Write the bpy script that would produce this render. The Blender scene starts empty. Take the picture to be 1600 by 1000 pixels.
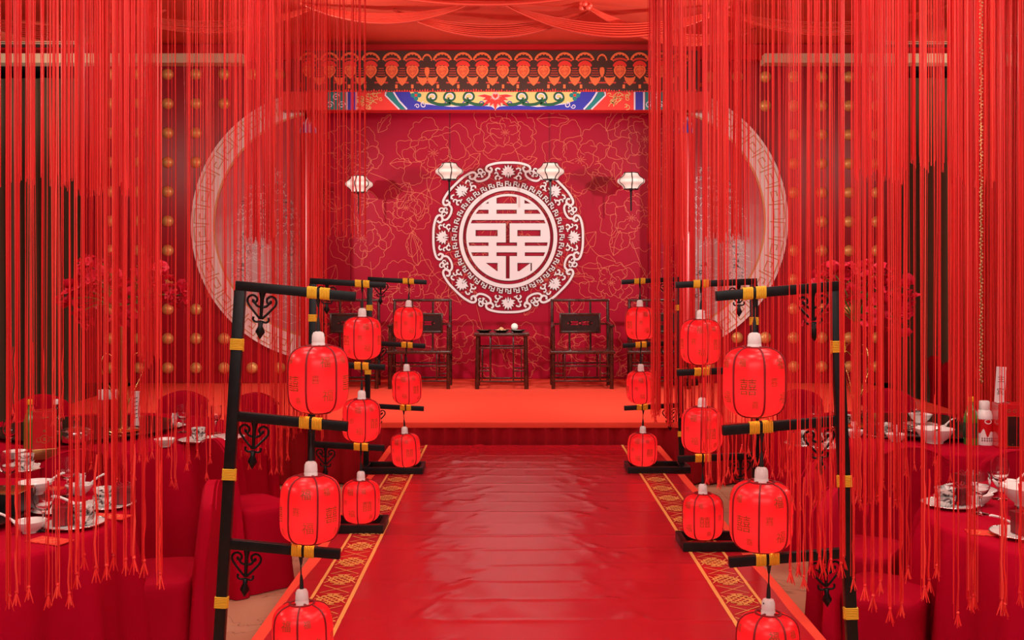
import bpy, bmesh, math, random
from math import sin, cos, pi, radians, sqrt, atan2
from mathutils import Vector, Matrix, noise

S = bpy.context.scene
COL = S.collection
PI = math.pi

# ------------------------------------------------------------------ camera
H = 1.8                      # eye height
F = 1600.0                   # focal length for a 1600 px wide frame
HY = 426.0                   # row of the horizon
cam_d = bpy.data.cameras.new('camera')
cam = bpy.data.objects.new('camera', cam_d)
COL.objects.link(cam)
cam.location = (0, 0, H)
cam.rotation_euler = (PI / 2, 0, 0)
cam_d.sensor_width = 36.0
cam_d.lens = 36.0 * F / 1600.0
cam_d.shift_y = (HY - 500.0) / 1600.0
cam_d.clip_start = 0.05
cam_d.clip_end = 100
S.camera = cam

# ------------------------------------------------------------------ view, world, lights
S.view_settings.view_transform = 'Standard'
S.view_settings.look = 'None'
S.view_settings.exposure = 0.14
S.view_settings.gamma = 1.0
S.view_settings.use_curve_mapping = False
S.cycles.max_bounces = 8
S.cycles.diffuse_bounces = 4
S.cycles.transparent_max_bounces = 12
S.cycles.sample_clamp_indirect = 4.0

wd = bpy.data.worlds.new('world')
S.world = wd
wd.use_nodes = True
wd.node_tree.nodes['Background'].inputs[0].default_value = (1.0, 0.94, 0.88, 1)
wd.node_tree.nodes['Background'].inputs[1].default_value = 0.10


def area_light(name, loc, target, sx, sy, power, color=(1, 0.9, 0.8)):
    d = bpy.data.lights.new(name, 'AREA')
    d.shape = 'RECTANGLE'
    d.size, d.size_y, d.energy, d.color = sx, sy, power, color
    o = bpy.data.objects.new(name, d)
    COL.objects.link(o)
    o.location = loc
    o.rotation_euler = (Vector(target) - Vector(loc)).to_track_quat('-Z', 'Y').to_euler()
    return o


def spot_light(name, loc, target, power, angle, blend=0.6, color=(1, 0.92, 0.85), rad=0.08):
    d = bpy.data.lights.new(name, 'SPOT')
    d.energy, d.color, d.spot_size, d.spot_blend, d.shadow_soft_size = power, color, radians(angle), blend, rad
    o = bpy.data.objects.new(name, d)
    COL.objects.link(o)
    o.location = loc
    o.rotation_euler = (Vector(target) - Vector(loc)).to_track_quat('-Z', 'Y').to_euler()
    return o


# hall lamps in the ceiling over the guests and the aisle, close in front of the string curtains
for ly, lw in ((2.0, 34), (4.9, 44), (7.6, 40)):
    for lx in (-2.3, 2.5):
        area_light('hall_lamp', (lx, ly, 4.9), (lx, ly + .5, 0), 0.7, 0.7, lw, (1, .88, .78))
area_light('hall_lamp', (0.5, 3.4, 4.9), (0.5, 4.6, 0), 1.0, 0.7, 52)
# added fill light behind the viewer, brightens the string curtains from the front
area_light('rear_fill', (0.0, -3.2, 4.0), (0.0, 8.0, 2.6), 8.0, 1.4, 185, (1, .93, .86))
# cove lamps along both long walls wash the ceiling cloth and the tops of the string curtains
for lx in (-6.6, 6.6):
    for ly in (3.0, 8.0):
        area_light('cove_lamp', (lx, ly, 3.9), (lx * .2, ly, 5.0), 2.6, .3, 75, (1, .86, .72))
# added spots, hidden behind the strings, that brighten the ceiling and its swags
for lx in (-3.6, 3.6):
    spot_light('swag_fill', (lx, 10.4, 3.8), (lx * -.1, 12.4, 4.95), 330, 80, 0.8, (1, .84, .7), .06)
# added spots that brighten the cream soffits at both ends
for lx in (-6.0, 6.0):
    spot_light('soffit_fill', (lx, 12.6, 4.0), (lx * 1.08, 14.2, 4.78), 60, 90, 0.9, (1, .88, .7), .05)
# stage wash from lamps hung over the front of the stage
for lx in (-2.4, 0.0, 2.4):
    spot_light('stage_lamp', (lx, 11.2, 4.85), (lx, 12.4, 0.2), 330, 66, 0.7, (1, .88, .76), .2)
# two follow spots that light the stage picture from the sides
spot_light('stage_spot', (-4.6, 10.2, 3.3), (0.2, 15.0, 2.2), 600, 50)
spot_light('stage_spot', (4.4, 10.2, 3.3), (-0.3, 15.0, 2.2), 600, 50)


# ------------------------------------------------------------------ materials
def mat(name, color, rough=0.5, metal=0.0, spec=0.5, trans=0.0, emit=None, estr=0.0, sheen=0.0, ior=1.45,
        bump=None, var=None, coat=0.0):
    m = bpy.data.materials.new(name)
    m.use_nodes = True
    nt = m.node_tree
    b = nt.nodes['Principled BSDF']
    b.inputs['Base Color'].default_value = (*color, 1)
    b.inputs['Roughness'].default_value = rough
    b.inputs['Metallic'].default_value = metal
    b.inputs['Specular IOR Level'].default_value = spec
    b.inputs['Transmission Weight'].default_value = trans
    b.inputs['IOR'].default_value = ior
    b.inputs['Coat Weight'].default_value = coat
    if sheen:
        b.inputs['Sheen Weight'].default_value = sheen
        b.inputs['Sheen Tint'].default_value = (*[min(1, c * 1.6 + .1) for c in color], 1)
    if emit:
        b.inputs['Emission Color'].default_value = (*emit, 1)
        b.inputs['Emission Strength'].default_value = estr
    if bump or var:
        tc = nt.nodes.new('ShaderNodeTexCoord')
    if var:                                   # (scale, amount): soft colour variation of the thing itself
        n = nt.nodes.new('ShaderNodeTexNoise')
        n.inputs['Scale'].default_value = var[0]
        n.inputs['Detail'].default_value = 4
        nt.links.new(tc.outputs['Object'], n.inputs['Vector'])
        r = nt.nodes.new('ShaderNodeValToRGB')
        r.color_ramp.elements[0].position = .3
        r.color_ramp.elements[1].position = .7
        r.color_ramp.elements[0].color = (*[c * (1 - var[1]) for c in color], 1)
        r.color_ramp.elements[1].color = (*[min(1, c * (1 + var[1])) for c in color], 1)
        nt.links.new(n.outputs['Fac'], r.inputs['Fac'])
        nt.links.new(r.outputs['Color'], b.inputs['Base Color'])
    if bump:                                  # (scale xyz, strength, distance)
        mp = nt.nodes.new('ShaderNodeMapping')
        mp.inputs['Scale'].default_value = bump[0]
        nt.links.new(tc.outputs['Object'], mp.inputs['Vector'])
        n2 = nt.nodes.new('ShaderNodeTexNoise')
        n2.inputs['Scale'].default_value = 1.0
        n2.inputs['Detail'].default_value = 3
        nt.links.new(mp.outputs['Vector'], n2.inputs['Vector'])
        bp = nt.nodes.new('ShaderNodeBump')
        bp.inputs['Strength'].default_value = bump[1]
        bp.inputs['Distance'].default_value = bump[2]
        nt.links.new(n2.outputs['Fac'], bp.inputs['Height'])
        nt.links.new(bp.outputs['Normal'], b.inputs['Normal'])
    return m


M = {}
M['thread'] = mat('thread_red', (0.86, 0.036, 0.028), 0.45, spec=0.35)


def vary_threads(m):
    """random tone per thread, painted in place of the uneven sheen of twisted threads"""
    nt = m.node_tree
    g = nt.nodes.new('ShaderNodeNewGeometry')
    r = nt.nodes.new('ShaderNodeValToRGB')
    r.color_ramp.elements[0].color = (0.62, 0.012, 0.016, 1)
    r.color_ramp.elements[1].color = (0.97, 0.082, 0.056, 1)
    e = r.color_ramp.elements.new(.55)
    e.color = (0.90, 0.028, 0.028, 1)
    nt.links.new(g.outputs['Random Per Island'], r.inputs['Fac'])  # tone per thread stands in for uneven sheen
    nt.links.new(r.outputs['Color'], nt.nodes['Principled BSDF'].inputs['Base Color'])


vary_threads(M['thread'])
M['cloth'] = mat('crimson_cloth', (0.42, 0.0010, 0.020), 0.8, spec=0.06)
M['cover'] = mat('crimson_spandex', (0.43, 0.0010, 0.020), 0.7, spec=0.08)
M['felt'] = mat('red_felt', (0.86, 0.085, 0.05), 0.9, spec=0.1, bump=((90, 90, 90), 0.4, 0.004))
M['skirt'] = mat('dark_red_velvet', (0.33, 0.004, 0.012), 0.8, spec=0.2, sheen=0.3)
M['runner'] = mat('red_plastic_runner', (0.46, 0.010, 0.020), 0.22, spec=0.6)
M['goldprint'] = mat('gold_print', (0.85, 0.42, 0.11), 0.35, spec=0.5)
M['backdrop'] = mat('backdrop_print', (0.38, 0.004, 0.028), 0.34, spec=0.25)
M['peony'] = mat('peony_line', (0.72, 0.16, 0.09), 0.4)
M['silver'] = mat('silver_board', (0.86, 0.86, 0.88), 0.4, spec=0.5)
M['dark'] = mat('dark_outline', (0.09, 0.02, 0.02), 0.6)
M['panel'] = mat('red_panel', (0.36, 0.004, 0.016), 0.3, spec=0.4)
M['stud'] = mat('gold_stud', (0.80, 0.46, 0.15), 0.4, metal=0.35, spec=0.5)
M['ring'] = mat('ivory_ring', (0.90, 0.87, 0.85), 0.45)
M['fret'] = mat('gold_fret', (0.62, 0.34, 0.16), 0.4)
M['white'] = mat('white_plastic', (0.85, 0.84, 0.83), 0.3)
M['black'] = mat('black_paint', (0.005, 0.0045, 0.005), 0.35, spec=0.35, var=(30, 0.5))
M['cordm'] = mat('black_cord', (0.01, 0.01, 0.01), 0.5)
M['rope'] = mat('yellow_rope', (0.85, 0.52, 0.03), 0.55, spec=0.4)
M['wood'] = mat('dark_rosewood', (0.045, 0.009, 0.005), 0.22, spec=0.6, var=(14, 0.5), coat=0.3)
M['woodlight'] = mat('rosewood_panel', (0.02, 0.006, 0.005), 0.3, var=(20, .4))
M['ceil'] = mat('ceiling_fabric', (0.86, 0.12, 0.075), 0.7, spec=0.2, bump=((1.2, 9, 3), 0.15, 0.02))
M['swag'] = mat('swag_satin', (0.86, 0.10, 0.065), 0.42, spec=0.4)
M['brown'] = mat('banner_brown', (0.055, 0.022, 0.016), 0.6)
M['orange'] = mat('print_orange', (0.85, 0.18, 0.055), 0.5)
M['rust'] = mat('print_rust', (0.62, 0.05, 0.03), 0.5)
M['blue'] = mat('print_blue', (0.03, 0.035, 0.42), 0.45)
M['teal'] = mat('print_teal', (0.01, 0.22, 0.22), 0.45)
M['green'] = mat('print_green', (0.012, 0.11, 0.05), 0.45)
M['yellow'] = mat('print_yellow', (0.85, 0.60, 0.22), 0.45)
M['lilac'] = mat('print_lilac', (0.72, 0.70, 0.85), 0.45)
M['redprint'] = mat('print_red', (0.78, 0.04, 0.03), 0.45)
M['pink'] = mat('print_pink', (0.85, 0.45, 0.45), 0.45)
M['columnred'] = mat('column_red', (0.62, 0.01, 0.015), 0.3)
M['drape'] = mat('brown_drape', (0.15, 0.105, 0.06), 0.85, sheen=0.2)
M['darkwall'] = mat('dark_wall', (0.035, 0.022, 0.018), 0.7)
M['cream'] = mat('cream_soffit', (0.80, 0.66, 0.45), 0.6)
M['ivory'] = mat('ivory_silk', (0.86, 0.83, 0.76), 0.5, emit=(1, 0.92, 0.78), estr=0.14)
M['porcelain'] = mat('white_porcelain', (0.80, 0.78, 0.76), 0.18, spec=0.6)
M['goldmetal'] = mat('brass', (0.78, 0.52, 0.20), 0.22, metal=1.0)
M['steel'] = mat('polished_steel', (0.75, 0.74, 0.73), 0.18, metal=1.0)
M['tileglass'] = mat('dark_glass', (0.03, 0.014, 0.013), 0.06, spec=0.7)
M['maroon'] = mat('maroon_box', (0.17, 0.006, 0.012), 0.45)
M['ribbon'] = mat('dark_ribbon', (0.30, 0.006, 0.015), 0.35)
M['boxred'] = mat('carton_red', (0.60, 0.01, 0.015), 0.25, coat=0.3)
M['envelope'] = mat('red_envelope', (0.80, 0.05, 0.03), 0.45, var=(60, 0.3))
M['greenglass'] = mat('green_bottle', (0.05, 0.22, 0.03), 0.1, spec=0.6, coat=0.3)
M['capyellow'] = mat('yellow_cap', (0.85, 0.55, 0.02), 0.35)
M['labeldark'] = mat('bottle_label', (0.015, 0.05, 0.02), 0.5)
M['leaf'] = mat('green_leaf', (0.10, 0.24, 0.03), 0.5, var=(9, .4))
M['bloom'] = mat('red_bloom', (0.85, 0.016, 0.06), 0.6, var=(6, .35))
M['food'] = mat('brown_nuts', (0.20, 0.06, 0.02), 0.5, var=(40, .5))
M['biscuit'] = mat('pale_sweets', (0.75, 0.50, 0.25), 0.5, var=(40, .3))
M['paper'] = mat('white_paper', (0.82, 0.74, 0.76), 0.6)
M['ink'] = mat('black_ink', (0.02, 0.012, 0.012), 0.5)
M['magenta'] = mat('magenta_cover', (0.60, 0.004, 0.06), 0.65, sheen=0.3)


M['glass'] = mat('clear_glass', (0.98, 0.98, 0.98), 0.02, spec=0.5, trans=1.0, ior=1.45)


def shade_mat():
    m = bpy.data.materials.new('lantern_silk')
    m.use_nodes = True
    nt = m.node_tree
    out = nt.nodes['Material Output']
    b = nt.nodes['Principled BSDF']
    b.inputs['Base Color'].default_value = (0.78, 0.010, 0.022, 1)
    b.inputs['Roughness'].default_value = 0.32
    b.inputs['Specular IOR Level'].default_value = 0.6
    t = nt.nodes.new('ShaderNodeBsdfTranslucent')
    t.inputs['Color'].default_value = (0.95, 0.045, 0.065, 1)
    mx = nt.nodes.new('ShaderNodeMixShader')
    mx.inputs[0].default_value = 0.45
    nt.links.new(b.outputs[0], mx.inputs[1])
    nt.links.new(t.outputs[0], mx.inputs[2])
    nt.links.new(mx.outputs[0], out.inputs[0])
    return m


M['shade'] = shade_mat()
M['rib'] = mat('lantern_rib', (0.22, 0.006, 0.01), 0.5)
M['print'] = mat('lantern_print', (0.30, 0.06, 0.012), 0.45)


def marble_floor():
    m = bpy.data.materials.new('beige_marble')
    m.use_nodes = True
    nt = m.node_tree
    b = nt.nodes['Principled BSDF']
    b.inputs['Roughness'].default_value = 0.22
    tc = nt.nodes.new('ShaderNodeTexCoord')
    geo = nt.nodes.new('ShaderNodeNewGeometry')
    n = nt.nodes.new('ShaderNodeTexNoise')
    n.inputs['Scale'].default_value = 1.6
    n.inputs['Detail'].default_value = 7
    n.inputs['Distortion'].default_value = 1.3
    nt.links.new(geo.outputs['Position'], n.inputs['Vector'])
    r = nt.nodes.new('ShaderNodeValToRGB')
    e = r.color_ramp.elements
    e[0].position, e[0].color = .35, (0.60, 0.33, 0.20, 1)
    e[1].position, e[1].color = .62, (0.66, 0.40, 0.25, 1)
    x = e.new(.495); x.color = (0.62, 0.36, 0.22, 1)
    x = e.new(.503); x.color = (0.30, 0.17, 0.11, 1)
    x = e.new(.511); x.color = (0.62, 0.36, 0.22, 1)
    nt.links.new(n.outputs['Fac'], r.inputs['Fac'])
    nt.links.new(r.outputs['Color'], b.inputs['Base Color'])
    return m


M['marble'] = marble_floor()


def marbled_cup():
    m = bpy.data.materials.new('ink_marbled_porcelain')
    m.use_nodes = True
    nt = m.node_tree
    b = nt.nodes['Principled BSDF']
    b.inputs['Roughness'].default_value = 0.15
    tc = nt.nodes.new('ShaderNodeTexCoord')
    n = nt.nodes.new('ShaderNodeTexNoise')
    n.inputs['Scale'].default_value = 22
    n.inputs['Detail'].default_value = 3
    n.inputs['Distortion'].default_value = 2
    nt.links.new(tc.outputs['Object'], n.inputs['Vector'])
    r = nt.nodes.new('ShaderNodeValToRGB')
    e = r.color_ramp.elements
    e[0].position, e[0].color = .36, (0.05, 0.03, 0.03, 1)
    e[1].position, e[1].color = .5, (0.80, 0.78, 0.75, 1)
    nt.links.new(n.outputs['Fac'], r.inputs['Fac'])
    nt.links.new(r.outputs['Color'], b.inputs['Base Color'])
    return m


M['marbled'] = marbled_cup()


def glare_picture():
    """Printed landscape of the moon windows: red sky, whitish reflected light painted into its lower half, uneven by noise."""
    m = bpy.data.materials.new('moon_window_glare')
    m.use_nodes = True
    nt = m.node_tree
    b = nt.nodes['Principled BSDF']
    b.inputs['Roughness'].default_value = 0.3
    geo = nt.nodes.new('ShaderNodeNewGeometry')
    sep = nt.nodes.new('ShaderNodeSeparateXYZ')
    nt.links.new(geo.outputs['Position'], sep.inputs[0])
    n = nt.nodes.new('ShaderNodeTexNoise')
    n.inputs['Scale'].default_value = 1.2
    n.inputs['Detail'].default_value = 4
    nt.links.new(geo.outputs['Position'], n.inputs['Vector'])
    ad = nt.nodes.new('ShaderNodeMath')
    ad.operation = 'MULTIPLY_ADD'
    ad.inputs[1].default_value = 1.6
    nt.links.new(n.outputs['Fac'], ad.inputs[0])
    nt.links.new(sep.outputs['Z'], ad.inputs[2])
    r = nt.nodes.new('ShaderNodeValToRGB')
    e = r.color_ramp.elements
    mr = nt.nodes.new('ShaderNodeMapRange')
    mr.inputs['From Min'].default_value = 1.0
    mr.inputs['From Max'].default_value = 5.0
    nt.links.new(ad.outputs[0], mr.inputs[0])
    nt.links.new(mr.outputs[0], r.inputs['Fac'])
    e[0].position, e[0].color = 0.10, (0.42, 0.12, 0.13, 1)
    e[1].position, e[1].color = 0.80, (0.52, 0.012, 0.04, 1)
    x = e.new(.30); x.color = (0.62, 0.45, 0.46, 1)  # pale stops paint the light reflected in the lower half
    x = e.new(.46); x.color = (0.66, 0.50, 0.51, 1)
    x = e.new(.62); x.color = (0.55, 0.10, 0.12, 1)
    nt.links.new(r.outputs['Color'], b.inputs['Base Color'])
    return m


M['glare'] = glare_picture()


# ------------------------------------------------------------------ mesh helpers
class MB:
    """Collects shapes and links them as one mesh object."""

    def __init__(s):
        s.v, s.f = [], []

    def add(s, vs, fs):
        k = len(s.v)
        s.v.extend([tuple(p) for p in vs])
        s.f.extend([tuple(i + k for i in f) for f in fs])
        return s

    def box(s, c, size, bev=0.0, rot=None):
        x, y, z = size[0] / 2, size[1] / 2, size[2] / 2
        if bev <= 0:
            vs = [Vector((a, b, d)) for a in (-x, x) for b in (-y, y) for d in (-z, z)]
            fs = [(0, 1, 3, 2), (4, 6, 7, 5), (0, 4, 5, 1), (2, 3, 7, 6), (0, 2, 6, 4), (1, 5, 7, 3)]
        else:
            b_ = min(bev, x * .95, y * .95, z * .95)
            bm = bmesh.new()
            bmesh.ops.create_cube(bm, size=1)
            for q in bm.verts:
                q.co = Vector((q.co.x * 2 * x, q.co.y * 2 * y, q.co.z * 2 * z))
            bmesh.ops.bevel(bm, geom=list(bm.edges), offset=b_, segments=2, profile=.6, affect='EDGES')
            bm.verts.index_update()
            vs = [q.co.copy() for q in bm.verts]
            fs = [tuple(q.index for q in f.verts) for f in bm.faces]
            bm.free()
        if rot is not None:
            vs = [rot @ q for q in vs]
        c = Vector(c)
        return s.add([q + c for q in vs], fs)

    def bar(s, a, b, w, d=None, bev=0.0, up=(0, 0, 1)):
        """a bar of rectangular section from a to b"""
        a, b = Vector(a), Vector(b)
        d = d or w
        z = (b - a)
        L = z.length
        z.normalize()
        u = Vector(up)
        if abs(z.dot(u)) > .95:
            u = Vector((0, 1, 0))
        x = u.cross(z).normalized()
        y = z.cross(x)
        R = Matrix((x, y, z)).transposed()
        return s.box((a + b) / 2, (w, d, L), bev, R)

    def tube(s, pts, r, n=8, caps=True, closed=False):
        pts = [Vector(p) for p in pts]
        N = len(pts)
        rs = r if isinstance(r, (list, tuple)) else [r] * N
        vs, fs = [], []
        ref = None
        for i, p in enumerate(pts):
            if closed:
                t = pts[(i + 1) % N] - pts[i - 1]
            else:
                t = pts[min(i + 1, N - 1)] - pts[max(i - 1, 0)]
            t.normalize()
            if ref is None:
                ref = Vector((0, 0, 1)) if abs(t.z) < .9 else Vector((1, 0, 0))
            x = (ref - t * ref.dot(t))
            if x.length < 1e-5:
                x = t.orthogonal()
            x.normalize()
            ref = x
            y = t.cross(x)
            for k in range(n):
                a = 2 * PI * k / n
                vs.append(p + (x * cos(a) + y * sin(a)) * rs[i])
        for i in range(N if closed else N - 1):
            j = (i + 1) % N
            for k in range(n):
                fs.append((i * n + k, i * n + (k + 1) % n, j * n + (k + 1) % n, j * n + k))
        if caps and not closed:
            fs.append(tuple(range(n))[::-1])
            fs.append(tuple((N - 1) * n + k for k in range(n)))
        return s.add(vs, fs)

    def cyl(s, a, b, r, n=12, r2=None):
        return s.tube([a, b], [r, r if r2 is None else r2], n)

    def lathe(s, prof, n=24, c=(0, 0, 0), lobes=None, cap=True):
        """prof: list of (r, z); lobes(a) multiplies the radius"""
        vs, fs = [], []
        c = Vector(c)
        for (r, z) in prof:
            for k in range(n):
                a = 2 * PI * k / n
                q = r * (lobes(a) if lobes else 1)
                vs.append(c + Vector((q * cos(a), q * sin(a), z)))
        for i in range(len(prof) - 1):
            for k in range(n):
                fs.append((i * n + k, i * n + (k + 1) % n, (i + 1) * n + (k + 1) % n, (i + 1) * n + k))
        if cap:
            fs.append(tuple(range(n))[::-1])
            fs.append(tuple((len(prof) - 1) * n + k for k in range(n)))
        return s.add(vs, fs)

    def ball(s, c, r, n=10, sc=(1, 1, 1)):
        prof = [(r * sin(PI * (i + .02) / (n // 2 + .04)), -r * cos(PI * (i + .02) / (n // 2 + .04))) for i in range(n // 2 + 1)]
        k = len(s.v)
        s.lathe(prof, n)
        for i in range(k, len(s.v)):
            p = s.v[i]
            s.v[i] = (p[0] * sc[0] + c[0], p[1] * sc[1] + c[1], p[2] * sc[2] + c[2])
        return s

    def poly(s, pts, mapf, h0, h1):
        """a flat outline pts (u, v) with front at height h1 and edge down to h0"""
        n = len(pts)
        ar = sum(pts[i][0] * pts[(i + 1) % n][1] - pts[(i + 1) % n][0] * pts[i][1] for i in range(n))
        if ar < 0:
            pts = pts[::-1]
        vs = [mapf(u, v, h1) for u, v in pts] + [mapf(u, v, h0) for u, v in pts]
        fs = [tuple(range(n))] + [(i, n + i, n + (i + 1) % n, (i + 1) % n) for i in range(n)]
        return s.add(vs, fs)

    def strip(s, pts, w, mapf, h0, h1, closed=False):
        """a flat band of width w along pts (u, v)"""
        n = len(pts)
        ws = w if isinstance(w, (list, tuple)) else [w] * n
        L, R = [], []
        for i in range(n):
            if closed:
                a, b = pts[i - 1], pts[(i + 1) % n]
            else:
                a, b = pts[max(i - 1, 0)], pts[min(i + 1, n - 1)]
            dx, dy = b[0] - a[0], b[1] - a[1]
            l = math.hypot(dx, dy) or 1e-6
            nx, ny = -dy / l * ws[i] / 2, dx / l * ws[i] / 2
            L.append((pts[i][0] + nx, pts[i][1] + ny))
            R.append((pts[i][0] - nx, pts[i][1] - ny))
        vs = [mapf(u, v, h1) for u, v in L] + [mapf(u, v, h1) for u, v in R]
        fs = []
        m = n if closed else n - 1
        thick = abs(h1 - h0) > 1e-4
        if thick:
            vs += [mapf(u, v, h0) for u, v in L] + [mapf(u, v, h0) for u, v in R]
        for i in range(m):
            j = (i + 1) % n
            fs.append((i, n + i, n + j, j))
            if thick:
                fs.append((2 * n + i, i, j, 2 * n + j))
                fs.append((n + i, 3 * n + i, 3 * n + j, n + j))
        if thick and not closed:
            fs.append((0, 2 * n, 3 * n, n))
            fs.append((n - 1, 2 * n - 1, 4 * n - 1, 3 * n - 1))
        return s.add(vs, fs)

    def map(s, fn):
        s.v = [tuple(fn(Vector(p))) for p in s.v]
        return s

    def mesh(s, name, m, smooth=40):
        me = bpy.data.meshes.new(name)
        me.from_pydata(s.v, [], s.f)
        me.update()
        if smooth:
            me.polygons.foreach_set('use_smooth', [True] * len(me.polygons))
            try:
                me.set_sharp_from_angle(angle=radians(smooth))
            except Exception:
                pass
        me.materials.append(m)
        return me

    def islands(s):
        p = list(range(len(s.v)))

        def find(i):
            while p[i] != i:
                p[i] = p[p[i]]
                i = p[i]
            return i
        for f in s.f:
            a = find(f[0])
            for i in f[1:]:
                p[find(i)] = a
        g = {}
        for f in s.f:
            g.setdefault(find(f[0]), []).append(f)
        out = []
        for fs in g.values():
            ids = sorted({i for f in fs for i in f})
            k = {v: n for n, v in enumerate(ids)}
            m = MB()
            m.v = [s.v[i] for i in ids]
            m.f = [tuple(k[i] for i in f) for f in fs]
            out.append(m)
        return out

    def build_each(s, name, m, parent=None, smooth=0):
        return [q.build(name, m, parent, smooth) for q in s.islands()]

    def build(s, name, m, parent=None, smooth=40, loc=None):
        return link(name, s.mesh(name, m, smooth), parent, loc)


def link(name, me, parent=None, loc=None, rot=None):
    o = bpy.data.objects.new(name, me)
    COL.objects.link(o)
    if parent is not None:
        o.parent = parent
    if loc is not None:
        o.location = loc
    if rot is not None:
        o.rotation_euler = rot
    return o


def tag(o, label, cat, group=None, kind=None):
    o['label'], o['category'] = label, cat
    if group:
        o['group'] = group
    if kind:
        o['kind'] = kind
    return o


def thing(name, label, cat, loc=(0, 0, 0), rz=0.0, group=None, kind=None):
    o = bpy.data.objects.new(name, None)
    o.empty_display_size = .1
    COL.objects.link(o)
    o.location = loc
    o.rotation_euler = (0, 0, rz)
    return tag(o, label, cat, group, kind)


def struct(o):
    o['kind'] = 'structure'
    return o


def stuff(o):
    o['kind'] = 'stuff'
    return o


def dup(root, loc, rot, label=None, name=None):
    """a copy of a thing with copies of its parts and their sub-parts"""
    r = root.copy()
    COL.objects.link(r)
    r.location = loc
    r.rotation_euler = rot if not isinstance(rot, (int, float)) else (0, 0, rot)
    if label:
        r['label'] = label
    for ch in list(root.children):
        c = ch.copy()
        COL.objects.link(c)
        c.parent = r
        for g in list(ch.children):
            d = g.copy()
            COL.objects.link(d)
            d.parent = c
    return r


def gx(px, Y):
    return (px - 800.0) / F * Y


def gz(py, Y):
    return H - (py - HY) / F * Y


def at(px, Y, z):
    return Vector((gx(px, Y), Y, z))


def text_mesh_data(s):
    """outlines of a word as (verts, faces), about 1 high, centred"""
    c = bpy.data.curves.new('word', 'FONT')
    c.body = s
    c.align_x = 'CENTER'
    c.resolution_u = 2
    o = bpy.data.objects.new('word', c)
    COL.objects.link(o)
    bpy.context.view_layer.update()
    me = bpy.data.meshes.new_from_object(o.evaluated_get(bpy.context.evaluated_depsgraph_get()))
    vs = [(v.co.x, v.co.y) for v in me.vertices]
    fs = [tuple(p.vertices) for p in me.polygons]
    bpy.data.objects.remove(o)
    bpy.data.curves.remove(c)
    bpy.data.meshes.remove(me)
    if vs:
        cx = (min(v[0] for v in vs) + max(v[0] for v in vs)) / 2
        cy = (min(v[1] for v in vs) + max(v[1] for v in vs)) / 2
        vs = [(u - cx, v - cy) for u, v in vs]
    return vs, fs


def arc(cx, cy, r, a0, a1, n=12, ry=None):
    ry = r if ry is None else ry
    return [(cx + r * cos(radians(a0 + (a1 - a0) * i / n)), cy + ry * sin(radians(a0 + (a1 - a0) * i / n))) for i in range(n + 1)]


def curl(cx, cy, r0, r1, a0, a1, n=14):
    """a spiral from radius r0 at angle a0 to r1 at a1 (degrees)"""
    o = []
    for i in range(n + 1):
        t = i / n
        r = r0 + (r1 - r0) * t
        a = radians(a0 + (a1 - a0) * t)
        o.append((cx + r * cos(a), cy + r * sin(a)))
    return o


def smooth_pts(p, n=6):
    """Catmull-Rom through points of any dimension"""
    o = []
    N = len(p)
    for i in range(N - 1):
        a, b, c, d = p[max(i - 1, 0)], p[i], p[i + 1], p[min(i + 2, N - 1)]
        for k in range(n):
            t = k / n
            o.append(tuple(.5 * ((2 * b[q]) + (-a[q] + c[q]) * t + (2 * a[q] - 5 * b[q] + 4 * c[q] - d[q]) * t * t
                                 + (-a[q] + 3 * b[q] - 3 * c[q] + d[q]) * t ** 3) for q in range(len(b))))
    o.append(tuple(p[-1]))
    return o

# ================================================================== THE ROOM
CEIL = 4.99
YB = 14.98          # stage picture
YP = 14.40          # studded side panels and portal columns
SH = 0.246          # stage height above the raised aisle, which is z = 0
FZ = -0.40          # hall floor, one step below the aisle
rng = random.Random(7)

fl = MB().box((0, 6.0, FZ - 0.06), (17, 20, 0.1)).build('floor', M['marble'], smooth=0)
struct(fl)
tile_me = MB().box((0, 0, 0), (0.794, 0.794, 0.012), 0.003).mesh('tile', M['marble'], 0)
for ix in range(-6, 7):
    for iy in range(0, 11):
        link('tile', tile_me, fl, (ix * .8 + .1, 2.0 + iy * .8, FZ - 0.006))

struct(MB().box((0, 16.2, 2.4), (17, .2, 5.6)).build('wall_back', M['darkwall'], smooth=0))
struct(MB().box((-8.1, 6, 2.4), (.2, 20, 5.6)).build('wall_left', M['darkwall'], smooth=0))
struct(MB().box((8.1, 6, 2.4), (.2, 20, 5.6)).build('wall_right', M['darkwall'], smooth=0))

# fabric lined ceiling: gently sagging cloth between its fixing lines
ce = MB()
NX, NY = 60, 60
vs, fs = [], []
for j in range(NY + 1):
    for i in range(NX + 1):
        x = -8.0 + 16 * i / NX
        y = -3.5 + 17.84 * j / NY
        z = CEIL + .012 * sin(y * 3.1) + .006 * sin(x * 9 + y)
        vs.append((x, y, z))
for j in range(NY):
    for i in range(NX):
        a = j * (NX + 1) + i
        fs.append((a, a + NX + 1, a + NX + 2, a + 1))
ce.add(vs, fs)
ceil_o = ce.build('ceiling', M['ceil'])
struct(ceil_o)
struct(MB().box((0, 6, CEIL + .12), (16.4, 20, .1)).build('ceiling_slab', M['darkwall'], smooth=0))
# red fascia that closes the ceiling cloth above the painted eaves
struct(MB().box((0, 14.36, CEIL - .11), (16, .16, .22), .01).build('trim_1', M['columnred'], smooth=0))

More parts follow.
